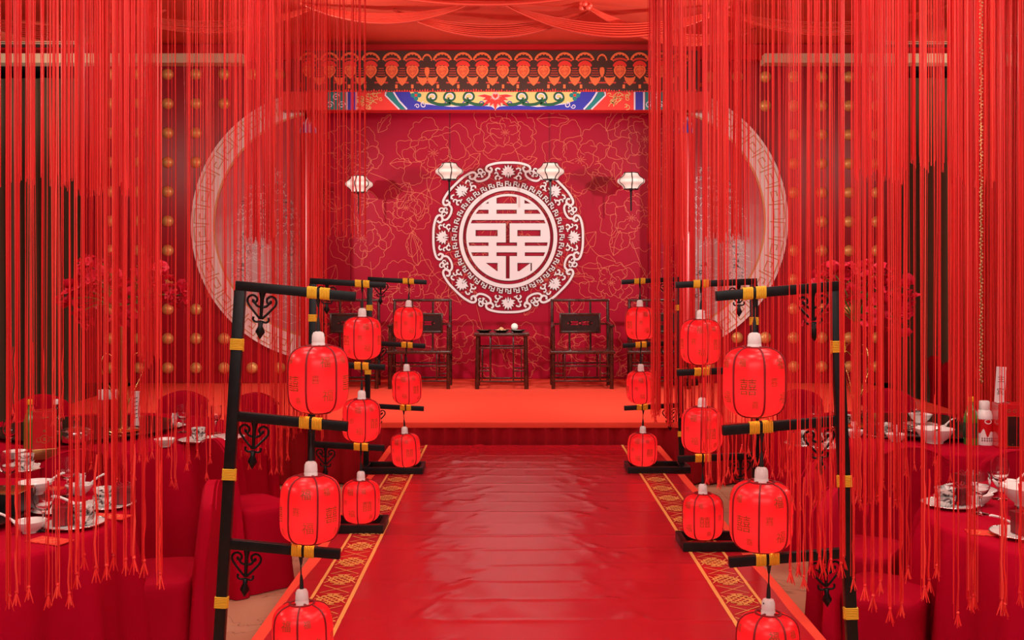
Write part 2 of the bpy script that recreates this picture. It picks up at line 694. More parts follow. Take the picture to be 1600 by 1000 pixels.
# cream soffits with slotted air vents at both ends of the panels
for k, (xa, xb) in enumerate(((-7.9, gx(384, YP - .1)), (gx(1190, YP - .1), 7.9))):
    so = MB().box(((xa + xb) / 2, YP - .15, gz(90, YP - .3)), (xb - xa, .26, .13), .008).build('trim_%d' % (k + 2), M['cream'], smooth=0)
    struct(so)
    va, vb = (gx(0, YP), gx(134, YP)) if k == 0 else (gx(1372, YP), gx(1496, YP))
    for q in range(5):
        MB().box(((va + vb) / 2, YP - .29, gz(81, YP) + .05 + q * .026), (vb - va, .02, .011), .003).build('slat', M['cream'], so, smooth=0)
    MB().box(((va + vb) / 2, YP - .2, gz(81, YP) + .10), (vb - va, .04, .16)).build('duct', M['darkwall'], so, smooth=0)

# brown pleated drapes at both outer ends
def pleated(x0, x1, y, z0, z1, amp, per, n=None, seed=0, taper=.6):
    r = random.Random(seed)
    n = n or int((x1 - x0) / per * 10)
    vs, fs = [], []
    zs = [z0, z0 + (z1 - z0) * .35, z0 + (z1 - z0) * .7, z1]
    for j, z in enumerate(zs):
        a = amp * (1 - (1 - taper) * j / 3)
        for i in range(n + 1):
            x = x0 + (x1 - x0) * i / n
            ph = 2 * PI * (x - x0) / per + .8 * sin(x * 3.7 + seed)
            vs.append((x + .25 * a * sin(ph * 2 + j * .3), y + a * sin(ph + .15 * j) + a * .3 * sin(ph * .37 + seed), z))
    for j in range(3):
        for i in range(n):
            k = j * (n + 1) + i
            fs.append((k, k + 1, k + n + 2, k + n + 1))
    return MB().add(vs, fs)

tag(pleated(-8.0, gx(126, 14.7), 14.75, FZ + .01, 4.6, .07, .28, seed=1).build('drape', M['drape'], smooth=80),
    'dark brown pleated drape beside the studded panel behind the gold tin', 'drape')
tag(pleated(gx(1404, 14.7), 8.0, 14.75, FZ + .01, 4.6, .07, .28, seed=2).build('drape', M['drape'], smooth=80),
    'dark brown pleated drape behind the far table with the name card', 'drape')

# ================================================================== STAGE
SX0, SX1, SY0 = -5.25, 5.0, 10.63
st = thing('stage', 'low stage with bright red carpet top and dark pleated skirt', 'stage', (0, SY0, 0))
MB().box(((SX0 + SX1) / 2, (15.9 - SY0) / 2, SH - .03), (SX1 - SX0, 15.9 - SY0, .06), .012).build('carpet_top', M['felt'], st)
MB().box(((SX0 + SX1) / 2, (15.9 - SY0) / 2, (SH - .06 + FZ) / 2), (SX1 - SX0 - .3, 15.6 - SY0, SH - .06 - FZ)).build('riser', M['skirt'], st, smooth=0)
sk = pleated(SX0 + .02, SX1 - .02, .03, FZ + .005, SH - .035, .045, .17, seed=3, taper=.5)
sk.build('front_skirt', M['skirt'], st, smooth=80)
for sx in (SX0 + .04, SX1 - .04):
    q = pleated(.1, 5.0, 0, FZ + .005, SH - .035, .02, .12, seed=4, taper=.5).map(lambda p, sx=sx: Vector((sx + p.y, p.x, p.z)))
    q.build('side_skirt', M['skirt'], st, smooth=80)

# ================================================================== STAGE PICTURE
def bmap(u, v, h):
    return Vector((u, YB - h, v))

wb = MB().box((gx(782, YB), YB + .12, 2.35), (6.2, .1, 4.3)).build('backdrop', M['skirt'], smooth=0)
struct(wb)
seams = [-3.05, gx(548, YB), gx(703, YB), gx(858, YB), gx(1013, YB), 2.9]
for a, b in zip(seams[:-1], seams[1:]):
    MB().box(((a + b) / 2, YB + .035, (SH + 4.45) / 2), (b - a - .006, .07, 4.45 - SH - .004), .003).build('printed_panel', M['backdrop'], wb, smooth=0)

# peony line drawing printed on the panels
pl = MB()
pr = random.Random(11)

def wob_loop(cx, cy, r, n, amp, a0=0, a1=360, sq=1.0):
    """scalloped petal edge"""
    o = []
    N = max(18, int(n * 9 * abs(a1 - a0) / 360))
    p1, p2 = pr.uniform(0, 6), pr.uniform(0, 6)
    for i in range(N + 1):
        a = radians(a0 + (a1 - a0) * i / N)
        rr = r * (1 + amp * abs(sin(n * a / 2 + p1)) + .26 * sin(2 * a + p2) + .14 * sin(3 * a + p1) + .07 * sin(7 * a + p2))
        o.append((cx + rr * cos(a), cy + rr * sin(a) * sq))
    return o

LW = .0062

def pline(pts, w=LW):
    pts = [p for p in pts if -2.95 < p[0] < 2.8 and SH + .02 < p[1] < 4.2]
    hh = .0025 + .0012 * pr.random()
    run = []
    for p in pts:
        if run and math.hypot(p[0] - run[-1][0], p[1] - run[-1][1]) > .25:
            if len(run) > 2:
                pl.strip(run, w, bmap, hh, hh)
            run = []
        run.append(p)
    if len(run) > 2:
        pl.strip(run, w, bmap, hh, hh)

def peony(cx, cy, R):
    tilt = pr.uniform(0, 360)
    for k in range(6):
        a = tilt + k * 60 + pr.uniform(-12, 12)
        d = R * pr.uniform(.50, .66)
        pline(wob_loop(cx + d * cos(radians(a)), cy + d * .8 * sin(radians(a)), R * pr.uniform(.34, .5), 11, .13, a - 130, a + 130))
    for k in range(4):
        a = tilt + k * 90 + pr.uniform(-14, 14)
        d = R * .27
        pline(wob_loop(cx + d * cos(radians(a)), cy + d * .8 * sin(radians(a)), R * .25, 9, .14, a - 140, a + 140))
    for k in range(9):
        a = radians(tilt + k * 40)
        pline([(cx + R * t * cos(a + t), cy + R * t * .8 * sin(a + t)) for t in (.02, .06, .10, .15)])

def leafy(x, y, a, L):
    tip = (x + L * cos(a), y + L * sin(a))
    n = (-sin(a), cos(a))
    for sgn in (1, -1):
        pts = [(x, y)]
        for t, w in ((.2, .16), (.38, .24), (.45, .17), (.65, .22), (.72, .13), (.88, .10)):
            pts.append((x + L * t * cos(a) + n[0] * w * L * sgn, y + L * t * sin(a) + n[1] * w * L * sgn))
        pts.append(tip)
        pline(smooth_pts(pts, 4))
    pline(smooth_pts([(x, y), (x + L * .5 * cos(a) + n[0] * .03, y + L * .5 * sin(a) + n[1] * .03), tip], 5))

spots = [(-2.35, 3.5, .5), (-1.15, 3.55, .55), (-.1, 3.85, .45), (1.0, 3.45, .55), (1.95, 3.75, .5),
         (-2.2, 2.3, .52), (-1.55, 2.75, .38), (1.75, 2.6, .5), (2.45, 1.7, .5), (-1.5, 1.55, .5), (-2.5, 1.25, .45),
         (1.45, 1.65, .42), (-.9, .75, .45), (.2, .65, .42), (1.15, .7, .48), (2.2, .8, .42), (-2.0, .6, .4),
         (.1, 2.6, .4), (-.6, 2.0, .35), (.5, 1.7, .3)]
for cx, cy, R in spots:
    peony(cx, cy, R)
    for k in range(3):
        a = pr.uniform(0, 6.28)
        x, y = cx + R * 1.15 * cos(a), cy + R * .95 * sin(a)
        leafy(x, y, a + pr.uniform(-.5, .5), pr.uniform(.3, .5))
    a = pr.uniform(3.6, 5.6)
    pts = [(cx + R * .7 * cos(a), cy + R * .7 * sin(a))]
    for k in range(5):
        a += pr.uniform(-.6, .6)
        pts.append((pts[-1][0] + .28 * cos(a), pts[-1][1] + .28 * sin(a)))
    pline(smooth_pts(pts, 6))
stuff(pl.build('peony_lines', M['peony'], wb, smooth=0))

# recess returns between the picture and the portal
for k, sx in enumerate((gx(486, YP), gx(1080, YP))):
    struct(MB().box((sx, (YB + YP) / 2 + .1, 2.3), (.06, YB - YP + .15, 4.3)).build('trim_%d' % (k + 4), M['columnred'], smooth=0))
struct(MB().box((gx(783, YP), (YB + YP) / 2 + .1, 4.42), (5.6, 1.0, .06)).build('trim_6', M['felt'], smooth=0))

# ================================================================== DOUBLE HAPPINESS MEDALLION
MC = (gx(794, YB), gz(371, YB))
MR = 114.5 / F * YB
MS = MR / 446.0
mroot = thing('medallion', 'large silver double happiness medallion mounted on the stage picture', 'medallion', (MC[0], YB, MC[1]))

def mmap(u, v, h):                     # drawing units of the medallion (446 = outer radius)
    return Vector((u * MS, -h, v * MS * 1.035))

def clip_disc(poly, R, n=96):
    """convex outline clipped by a disc of radius R round the origin"""
    for i in range(n):
        a0, a1 = 2 * PI * i / n, 2 * PI * (i + 1) / n
        ax, ay, bx, by = R * cos(a0), R * sin(a0), R * cos(a1), R * sin(a1)
        out = []
        for k in range(len(poly)):
            p, q = poly[k - 1], poly[k]
            dp = (bx - ax) * (p[1] - ay) - (by - ay) * (p[0] - ax)
            dq = (bx - ax) * (q[1] - ay) - (by - ay) * (q[0] - ax)
            if (dp >= 0) != (dq >= 0):
                t = dp / (dp - dq)
                out.append((p[0] + (q[0] - p[0]) * t, p[1] + (q[1] - p[1]) * t))
            if dq >= 0:
                out.append(q)
        poly = out
        if len(poly) < 3:
            return []
    return poly

rows = [(240, 307, [(392, 440), (563, 610)]), (307, 343, [(200, 820)]), (343, 367, [(392, 440), (563, 610)]),
        (367, 403, [(200, 820)]), (423, 462, [(200, 497), (520, 820)]),
        (462, 498, [(200, 313), (447, 497), (520, 567), (708, 820)]), (498, 535, [(200, 497), (520, 820)]),
        (535, 555, [(392, 440), (565, 612)]), (555, 593, [(200, 820)]), (593, 615, [(392, 440), (565, 612)]),
        (615, 655, [(200, 497), (520, 820)]), (655, 703, [(200, 375), (447, 497), (520, 567), (655, 820)]),
        (703, 780, [(200, 497), (520, 820)])]

def glyph(grow, h0, h1, R):
    g = MB()
    for y0, y1, xs in rows:
        for x0, x1 in xs:
            r = clip_disc([(x0 - 511 - grow, 505 - y1 - grow), (x1 - 511 + grow, 505 - y1 - grow),
                           (x1 - 511 + grow, 505 - y0 + grow), (x0 - 511 - grow, 505 - y0 + grow)], R)
            if r:
                g.poly(r, mmap, h0, h1)
    for sg in (-1, 1):
        g.poly([(sg * (136 + grow), -150), (sg * (136 + grow), -198), (sg * 68, -198)], mmap, h0, h1 * .96)
    g.strip(arc(0, 0, R - 6, 0, 360, 96), 13 + grow, mmap, h0, h1 * 1.06)
    return g

glyph(0, 0, .045, 254).build('happiness_character', M['silver'], mroot, smooth=0)
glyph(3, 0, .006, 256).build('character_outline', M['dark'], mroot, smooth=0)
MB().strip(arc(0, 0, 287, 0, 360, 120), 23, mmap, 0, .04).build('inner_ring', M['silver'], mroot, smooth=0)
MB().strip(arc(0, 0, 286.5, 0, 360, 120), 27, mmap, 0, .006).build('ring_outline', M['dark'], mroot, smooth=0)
kf = MB()
kd = MB()
for (m_, h1, ex) in ((kf, .035, 0), (kd, .006, 5)):
    for seg, w in ((((-16, 300), (-16, 331)), 6), (((-16, 328), (5, 328)), 6), (((-16, 315), (1, 315)), 5), (((1, 306), (1, 331)), 5),
                   (((1, 306), (15, 306)), 5), (((15, 301), (15, 322)), 6)):
        m_.strip(list(seg), w + ex, mmap, 0, h1)
kfm, kdm = kf.mesh('key_fret', M['silver'], 0), kd.mesh('key_outline', M['dark'], 0)
for k in range(40):
    a = 2 * PI * k / 40
    f_ = link('key_fret', kfm, mroot, rot=(0, a, 0))
    link('key_outline', kdm, f_)

def sector(ex, h1):
    """one eighth of the outer cloud chain, drawn at the top of the disc"""
    b, lo, lt, te = MB(), MB(), MB(), MB()
    # arch over the flower, its ends curl inward
    P = [(r * sin(radians(t)), r * cos(radians(t))) for t, r in
         ((-14.5, 398), (-17, 404), (-18.5, 416), (-18, 430), (-15.5, 439), (-10, 441), (-5, 440), (0, 439), (5, 440), (10, 441),
          (15.5, 439), (18, 430), (18.5, 416), (17, 404), (14.5, 398))]
    b.strip(smooth_pts(P, 3), 13 + ex, mmap, 0, h1)
    # loop dipping in between two arches
    P = [(r * sin(radians(t)), r * cos(radians(t))) for t, r in
         ((13.8, 428), (12.6, 416), (13.5, 404), (15.5, 396), (16, 384), (18, 372), (22.5, 366), (27, 372), (29, 384), (29.5, 396),
          (31.5, 404), (32.4, 416), (31.2, 428))]
    lo.strip(smooth_pts(P, 3), 12 + ex, mmap, 0, h1 * .9)
    for t, r, s_ in ((20.2, 402, 1), (24.8, 402, -1), (22.5, 424, 1)):
        cx, cy = r * sin(radians(t)), r * cos(radians(t))
        lo.strip(curl(cx, cy, 19, 4, 90 - s_ * 150 - t, 90 + s_ * 220 - t, 12), [9.5 + ex - .3 * i for i in range(13)], mmap, 0, h1)
    # lotus
    for k in range(9):
        a = radians(-100 + 25 * k) if k < 9 else 0
        L = 50 if k in (3, 4, 5) else 44
        ux, uy = sin(a), cos(a)
        wv = 8.2 + ex * .5
        c = (0, 378)
        pts = [(c[0] + ux * 8 - uy * 3, c[1] + uy * 8 + ux * 3), (c[0] + ux * L * .55 - uy * wv, c[1] + uy * L * .55 + ux * wv),
               (c[0] + ux * (L + ex), c[1] + uy * (L + ex)), (c[0] + ux * L * .55 + uy * wv, c[1] + uy * L * .55 - ux * wv),
               (c[0] + ux * 8 + uy * 3, c[1] + uy * 8 - ux * 3)]
        lt.poly(pts, mmap, 0, h1 * (1 if k % 2 else .9))
    for k in (-1, 0, 1):
        lt.poly([(k * 14 - 6 - ex / 2, 368), (k * 14, 346 - ex / 2 - abs(k) * -6), (k * 14 + 6 + ex / 2, 368), (k * 14, 378)], mmap, 0, h1)
    lt.strip(arc(0, 378, 7, 0, 360, 12), 6 + ex, mmap, 0, h1 * 1.1)
    # tendrils either side of the lotus
    for s_ in (-1, 1):
        te.strip(smooth_pts([(s_ * 46, 352), (s_ * 62, 362), (s_ * 74, 356), (s_ * 78, 346), (s_ * 70, 341)], 4), 9 + ex, mmap, 0, h1)
        te.strip(smooth_pts([(s_ * 60, 361), (s_ * 64, 376), (s_ * 76, 380), (s_ * 82, 372)], 4), 8 + ex, mmap, 0, h1)
        te.strip(smooth_pts([(s_ * 48, 400), (s_ * 64, 406), (s_ * 76, 398), (s_ * 70, 389)], 4), 9 + ex, mmap, 0, h1)
        te.strip(smooth_pts([(s_ * 34, 350), (s_ * 48, 347), (s_ * 56, 340)], 4), 7 + ex, mmap, 0, h1)
    return b, lo, lt, te

NAMES = ('cloud_band', 'cloud_loop', 'lotus', 'tendril')
pieces = []
for top_, under, n_ in zip(sector(0, .034), sector(4.5, .005), NAMES):
    if n_ == 'lotus':
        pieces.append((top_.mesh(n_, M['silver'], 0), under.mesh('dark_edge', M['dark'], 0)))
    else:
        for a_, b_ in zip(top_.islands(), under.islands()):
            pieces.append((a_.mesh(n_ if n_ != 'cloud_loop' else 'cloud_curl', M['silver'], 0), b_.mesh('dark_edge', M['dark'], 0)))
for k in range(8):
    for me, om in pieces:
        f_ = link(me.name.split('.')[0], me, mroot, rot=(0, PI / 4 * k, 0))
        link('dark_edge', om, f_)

# ================================================================== STUDDED SIDE PANELS WITH MOON WINDOWS
stud_me = MB().lathe([(.001, -.064), (.035, -.060), (.061, -.045), (.077, -.021), (.082, 0), (.082, .004)][::-1], 20).map(
    lambda p: Vector((p.x, p.z, p.y))).mesh('stud', M['stud'], 60)
RP = 212.0 / F * YP      # outer radius of the moon window ring


def side_panel(x0, x1, cxp, cyp, cols, rowsp, bottom_cols, sgn, label):
    z0, z1 = SH + .004, gz(95, YP)
    root = thing('studded_panel', label, 'wall panel', ((x0 + x1) / 2, YP, z0))
    ox, oz = (x0 + x1) / 2, z0
    # board in vertical pieces
    nb = 3
    for i in range(nb):
        a = x0 + (x1 - x0) * i / nb
        b = x0 + (x1 - x0) * (i + 1) / nb
        MB().box(((a + b) / 2 - ox, .04, (z1 - z0) / 2), (b - a - .005, .08, z1 - z0), .003).build('board', M['panel'], root, smooth=0)
    c = (gx(cxp, YP) - ox, gz(cyp, YP) - oz)

    def smap(u, v, h):
        return Vector((c[0] + u, -h, c[1] + v))
    lim = x1 - ox if sgn < 0 else x0 - ox       # ring is cut by the portal column

    def inside(u):
        return (c[0] + u < lim) if sgn < 0 else (c[0] + u > lim)
    wR = 34.0 / F * YP
    n = 180
    pts = [((RP - wR / 2) * cos(2 * PI * i / n), (RP - wR / 2) * sin(2 * PI * i / n)) for i in range(n)]
    pts = pts[n // 2:] + pts[:n // 2] if sgn > 0 else pts
    run = [p for p in pts if inside(p[0])]
    if sgn > 0:
        k0 = [i for i, p in enumerate(pts) if inside(p[0])]
        run = [pts[i] for i in k0]
    MB().strip(run, wR, smap, 0, .05).build('moon_ring', M['ring'], root, smooth=0)
    MB().strip([(p[0] * (RP - wR - .01) / (RP - wR / 2), p[1] * (RP - wR - .01) / (RP - wR / 2)) for p in run], .03, smap, 0, .03).build('ring_lip', M['fret'], root, smooth=0)
    disc = [((RP - wR) * cos(2 * PI * i / n), (RP - wR) * sin(2 * PI * i / n)) for i in range(n)]
    disc = [(u if inside(u) else lim - c[0], v) for u, v in disc]
    ds = []
    for p in disc:
        if not ds or math.hypot(p[0] - ds[-1][0], p[1] - ds[-1][1]) > 1e-4:
            ds.append(p)
    MB().poly(ds, smap, 0, .006).build('picture', M['glare'], root, smooth=0)
    # silver drawing: tiers of pines and a pagoda roof over waves
    ln = MB()
    r = random.Random(5 if sgn < 0 else 6)

    def l(pts, w=.012):
        pts = [p for p in pts if inside(p[0]) and math.hypot(*p) < RP - wR - .04]
        if len(pts) > 2:
            ln.strip(pts, w, smap, .009, .009)
    for (tx, ty, s_) in ((-1.05, .55, .5), (-.75, .75, .6), (-.55, .35, .5), (-1.15, -.1, .4), (-.95, .15, .5), (-.3, .2, .45), (-.5, -.3, .5), (-1.2, -.55, .35), (-.75, -.6, .5)):
        tx = tx if sgn < 0 else -tx
        for tier in range(5):
            w_ = s_ * (.16 + .10 * tier)
            yy = ty - tier * s_ * .22
            l([(tx + w_ * (i / 16 - .5) * 2, yy + .05 * s_ * sin(i * 2.4 + tier) - .12 * s_ * abs(i / 16 - .5) * 2 + r.uniform(-.012, .012)) for i in range(17)])
            for q in range(4):
                xq = tx + w_ * r.uniform(-.8, .8)
                l(curl(xq, yy - .04 * s_, .035, .012, 0, 320, 7), .009)
        l([(tx + .02 * sin(i), ty + .1 - i * s_ * .16) for i in range(9)], .014)
    for k in range(9):
        yy = -.55 - .1 * k
        l([(-1.5 + 3.0 * i / 40, yy + .035 * sin(i * 1.25 + k * 1.7)) for i in range(41)], .008)
    stuff(ln.build('pine_drawing', M['silver'], root, smooth=0))
    # key fret pieces on the ring
    fr = MB()
    a_ = wR * .34
    fr.strip([(-a_, -a_), (-a_, a_), (a_, a_), (a_, -a_ * .45), (-a_ * .35, -a_ * .45), (-a_ * .35, a_ * .3), (a_ * .35, a_ * .3)], .016, lambda u, v, h: Vector((u, -h, v)), 0, .006)
    fm = fr.mesh('fret', M['fret'], 0)
    NFR = 44
    for i in range(NFR):
        t = 2 * PI * (i + .5) / NFR
        u, v = (RP - wR / 2) * cos(t), (RP - wR / 2) * sin(t)
        if inside(u + .08 * sgn * -1) and inside(u):
            link('fret', fm, root, (c[0] + u, -.05, c[1] + v), (0, PI / 2 - t, 0))
    for px in cols:
        for py in rowsp:
            if math.hypot(px - cxp, py - cyp) < 212 + 14 or px > 470 and sgn < 0 or px < 1090 and sgn > 0:
                continue
            link('stud', stud_me, root, (gx(px, YP) - ox, 0, gz(py, YP) - oz))
    for px in bottom_cols:
        link('stud', stud_me, root, (gx(px, YP) - ox, 0, gz(rowsp[-1], YP) - oz))


RO = [116 + 45.9 * k for k in range(11)]
side_panel(gx(128, YP), gx(476, YP), 512, 352, [172, 217, 262, 306, 350, 394, 437], RO, [], -1,
           'red panel with gold studs and moon window behind the tall gold vase')
side_panel(gx(1076, YP), gx(1406, YP), 1018, 345, [1108, 1152, 1196, 1240, 1284, 1327, 1370], [120 + 45.3 * k for k in range(11)], [], 1,
           'red panel with gold studs and moon window behind the right flower arrangement')

# ================================================================== PORTAL: COLUMNS, PAINTED BEAM, EAVES BANNER
for px, side in ((487, 'beside the outer left moon window'), (1068, 'beside the outer right moon window')):
    cx = gx(px, YP)
    t = thing('portal_column', 'round red portal column with painted blue tip band ' + side, 'column', (cx, YP - .19, SH), kind='thing')
    MB().lathe([(.17, 0), (.17, .05), (.13, .1), (.12, .12), (.12, 3.55), (.12, 3.66)], 28).build('shaft', M['columnred'], t)
    MB().lathe([(.18, 0), (.18, .05), (.15, .085), (.15, .09)], 28).build('plinth', M['black'], t)
    zz = gz(212, YP) - SH

    def cmap(u, v, h):
        a = u / .12
        return Vector(((.12 + h) * sin(a), -(.12 + h) * cos(a), zz + v))
    o1 = MB()
    for s_, w, h in ((1.0, .024, .004),):
        for i in range(-2, 3):
            top = .22 - .07 * abs(i)
            o1.strip([(i * .055 - .022, 0), (i * .055 - .022, top * .6), (i * .055, top), (i * .055 + .022, top * .6), (i * .055 + .022, 0)], .012, cmap, 0, h)
    o1.build_each('flame_outline', M['lilac'], t, smooth=0)
    o2 = MB()
    for i in range(-2, 3):
        top = .22 - .07 * abs(i)
        o2.poly([(i * .055 - .02, 0), (i * .055 + .02, 0), (i * .055, top * .9)], cmap, 0, .002)
    o2.build_each('flame_tip', M['blue'], t, smooth=0)

YBM = 14.08
zb0, zb1 = gz(172, YBM), gz(143, YBM)
bxc = gx(774, YBM)
beam = thing('painted_beam', 'painted portal beam with blue field and green scrolls under the eaves', 'beam', (bxc, YBM, zb0), kind='thing')
BH = zb1 - zb0
BW = 2.95
MB().box((0, .13, BH / 2), (BW * 2, .26, BH), .006).build('beam_core', M['redprint'], beam, smooth=0)


def pm(u, v, h):                 # u in photo px from the beam's middle, v 0..29 px up from the lower edge
    return Vector((u / F * YBM, -h, v / F * YBM))


def both(fn):
    for s_ in (1, -1):
        fn(s_)


q = MB()
both(lambda s_: q.poly([(0, .3), (s_ * 142, .3), (s_ * 152, 12), (s_ * 160, 20), (s_ * 162, 28.7), (0, 28.7)], pm, 0, .003))
q.build('blue_field', M['blue'], beam, smooth=0)
q = MB()


def ybot(x):
    return 4.5 + 4.5 * abs(sin(x * .047)) * .5 + max(0, (x - 90)) * .12


def yfield(s_):
    pts = [(0, 3)] + [(s_ * x, ybot(x) + 2) for x in range(6, 118, 4)] + [(s_ * 122, 14), (s_ * 130, 22), (s_ * 134, 28.6), (0, 28.6)]
    q.poly(pts, pm, .003, .005)


both(yfield)
q.build('yellow_field', M['yellow'], beam, smooth=0)
q = MB()
both(lambda s_: q.strip([(0, 2)] + [(s_ * x, ybot(x) + 1) for x in range(6, 118, 4)], 1.6, pm, .005, .0065))
both(lambda s_: q.strip(curl(s_ * 112, 8, 5, 1, 90, 90 - s_ * 400, 14), 1.4, pm, .005, .0065))
both(lambda s_: q.strip(curl(s_ * 122, 6, 4, 1, 180, 180 + s_ * 400, 12), 1.2, pm, .005, .0065))
both(lambda s_: q.strip([(s_ * 159, 28.6), (s_ * 156, 23), (s_ * 150, 14), (s_ * 138, 1)], 2.6, pm, .003, .0055))
both(lambda s_: q.strip([(s_ * 171, 28.6), (s_ * 172, 23), (s_ * 163, 14), (s_ * 150, 1)], 2.2, pm, .003, .0055))
both(lambda s_: q.strip([(s_ * 217.5, .3), (s_ * 217.5, 28.6)], 2.4, pm, .003, .0055))
both(lambda s_: q.strip([(s_ * 232, .3), (s_ * 232, 28.6)], 2.4, pm, .003, .0055))
for k in range(3):
    both(lambda s_: q.strip(curl(s_ * (240 + k * 9), 8 + 12 * (k % 2), 6, 1, 0, 500, 18), 1.3, pm, .004, .0065))
q.build_each('white_line', M['lilac'], beam, smooth=0)
q = MB()
both(lambda s_: q.poly([(s_ * 161, 28.5), (s_ * 169, 28.5), (s_ * 171, 22), (s_ * 160, 13), (s_ * 148, .5), (s_ * 140, .5), (s_ * 152, 14), (s_ * 158, 22)], pm, .003, .0045))
both(lambda s_: [q.poly(arc(s_ * (124 + 5 * cos(a)), 23 + 5 * sin(a), 3.6, 0, 360, 10), pm, .005, .0065) for a in (0, PI / 2, PI, 1.5 * PI)])
both(lambda s_: q.poly([(s_ * 234, .5), (s_ * 264, .5), (s_ * 264, 28.5), (s_ * 234, 28.5)], pm, 0, .0035))
q.build_each('teal_shape', M['teal'], beam, smooth=0)
q = MB()
both(lambda s_: q.poly([(s_ * 219, .3), (s_ * 230.5, .3), (s_ * 230.5, 28.6), (s_ * 219, 28.6)], pm, 0, .0045))
both(lambda s_: [q.strip(curl(s_ * x, 10, 4, 1, 0, 420, 12), 1.6, pm, .005, .0068) for x in (48, 76, 22)])
q.build_each('blue_scroll', M['blue'], beam, smooth=0)
q = MB()
for x, r in ((98, 8), (70, 9.5), (40, 9)):
    def gsc(s_, x=x, r=r):
        p = [(s_ * (x - 28), 10), (s_ * (x - 20), 8.5), (s_ * (x - 8), 9), (s_ * (x + 5), 14)] + curl(s_ * x, 20, r, 2.5, 90 - s_ * 105, 90 + s_ * 260, 16)
        q.strip(smooth_pts(p, 2), 4.8, pm, .005, .0075)
    both(gsc)
q.build_each('green_scroll', M['green'], beam, smooth=0)
q = MB()
for x, r in ((98, 8), (70, 9.5), (40, 9)):
    both(lambda s_: q.strip(curl(s_ * x, 20, r - 1.6, 1.5, 90 - s_ * 105, 90 + s_ * 230, 14), 1.7, pm, .0076, .0082))
q.build_each('scroll_shine', M['lilac'], beam, smooth=0)
q, q2 = MB(), MB()
for k in range(9):
    a = radians(-180 + 22.5 * k + 0)
    L = 22 if k % 2 else 28
    ux, uy = cos(a), sin(a)
    for mbx, g, h in ((q2, 1.0, .0075), (q, 0, .009)):
        mbx.poly([(ux * 3 - uy * 1, 22 + uy * 3 + ux * 1), (ux * L * .6 - uy * (3 + g), 22 + (uy * L * .6 + ux * (3 + g)) * .8),
                  (ux * (L + g), 22 + uy * (L + g) * .8), (ux * L * .6 + uy * (3 + g), 22 + (uy * L * .6 - ux * (3 + g)) * .8)], pm, .005, h)
q2.poly(arc(0, 22, 6, 0, 360, 14), pm, .005, .0095)
q.poly([(0, 17.5), (4.2, 22), (3, 25.5), (0, 24), (-3, 25.5), (-4.2, 22)], pm, .009, .0105)
both(lambda s_: q.poly(arc(s_ * 124, 23, 2.2, 0, 360, 10), pm, .006, .008))
q.build_each('lotus_red', M['redprint'], beam, smooth=0)
q2.build_each('lotus_pink', M['pink'], beam, smooth=0)
q = MB()
r = random.Random(3)
for s_ in (-1, 1):
    for k in range(26):
        x, y = r.uniform(176, 213), r.uniform(4, 25)
        if k % 2:
            q.strip(curl(s_ * x, y, r.uniform(3, 5), 1, r.uniform(0, 360), r.uniform(400, 640), 10), .8, pm, .003, .0055)
        else:
            q.strip(smooth_pts([(s_ * x, y), (s_ * (x + r.uniform(-6, 6)), y + 4), (s_ * (x + r.uniform(-9, 9)), y + 7)], 4), .8, pm, .003, .0055)
q.build_each('gold_flourish', M['yellow'], beam, smooth=0)

YBN = 14.03
zn0, zn1 = gz(143, YBN), gz(78, YBN)
ban = thing('eaves_banner', 'dark brown banner printed with a row of orange eaves brackets', 'banner', (gx(783, YBN), YBN, zn0))
bo = gx(783, YBN)
MB().box((0, .05, (zn1 - zn0) / 2), (gx(1092, YBN) - gx(472, YBN), .04, zn1 - zn0 - .004), .004).build('banner_board', M['brown'], ban, smooth=0)


def nm(u, v, h):                 # u = photo px from the bracket's axis, v = px up from the banner's lower edge
    return Vector((u / F * YBN, .03 - h, v / F * YBN))


a1 = MB()
top = arc(0, 47, 15.2, 12, 168, 20, 15)
bot = []
for i in range(21):
    t = radians(168 - 156 * i / 20)
    rr = 10.2 + 2.2 * abs(sin(i * PI / 3.33))
    bot.append((rr * cos(t) * 1.02, 47 + rr * sin(t)))
for i in range(20):
    p0, p1 = top[i], top[i + 1]
    b0, b1 = bot[20 - i], bot[19 - i]
    a1.poly([p0, p1, b1, b0], nm, 0, .004)
arch_me = a1.mesh('bracket_arch', M['orange'], 0)
cap_me = MB().poly(arc(0, 38, 11.5, 15, 165, 14, 11) + arc(0, 36, 7.6, 160, 20, 10, 6), nm, 0, .003).mesh('bracket_cap', M['redprint'], 0)
band_me = MB().strip(arc(0, 46, 11.6, 20, 160, 12, 6), 3.0, nm, 0, .002).mesh('bracket_band', M['rust'], 0)
sh_pts = [(0, 20.5), (4, 24), (8.5, 29), (9.8, 34), (8.5, 38.5), (5.5, 41), (2.2, 40.5), (0, 42), (-2.2, 40.5), (-5.5, 41), (-8.5, 38.5), (-9.8, 34), (-8.5, 29), (-4, 24)]
shield_me = MB().poly(sh_pts, nm, 0, .005).mesh('bracket_shield', M['orange'], 0)
dt = MB()
for s_ in (-1, 1):
    dt.strip(smooth_pts([(0, 25), (s_ * 5, 30), (s_ * 6, 36), (s_ * 2, 38.5)], 4), 1.0, nm, .005, .0065)
    dt.strip(curl(s_ * 2.6, 32, 2.2, .6, 0, s_ * 420, 10), .8, nm, .005, .0065)
det_me = dt.mesh('shield_lines', M['rust'], 0)
lo_pts = [(0, 9.5), (4, 13), (7.5, 18.5), (9.2, 24.8), (5, 22.5), (0, 22), (-5, 22.5), (-9.2, 24.8), (-7.5, 18.5), (-4, 13)]
low_me = MB().poly(lo_pts, nm, 0, .006).mesh('bracket_pendant', M['orange'], 0)
stripe = MB()
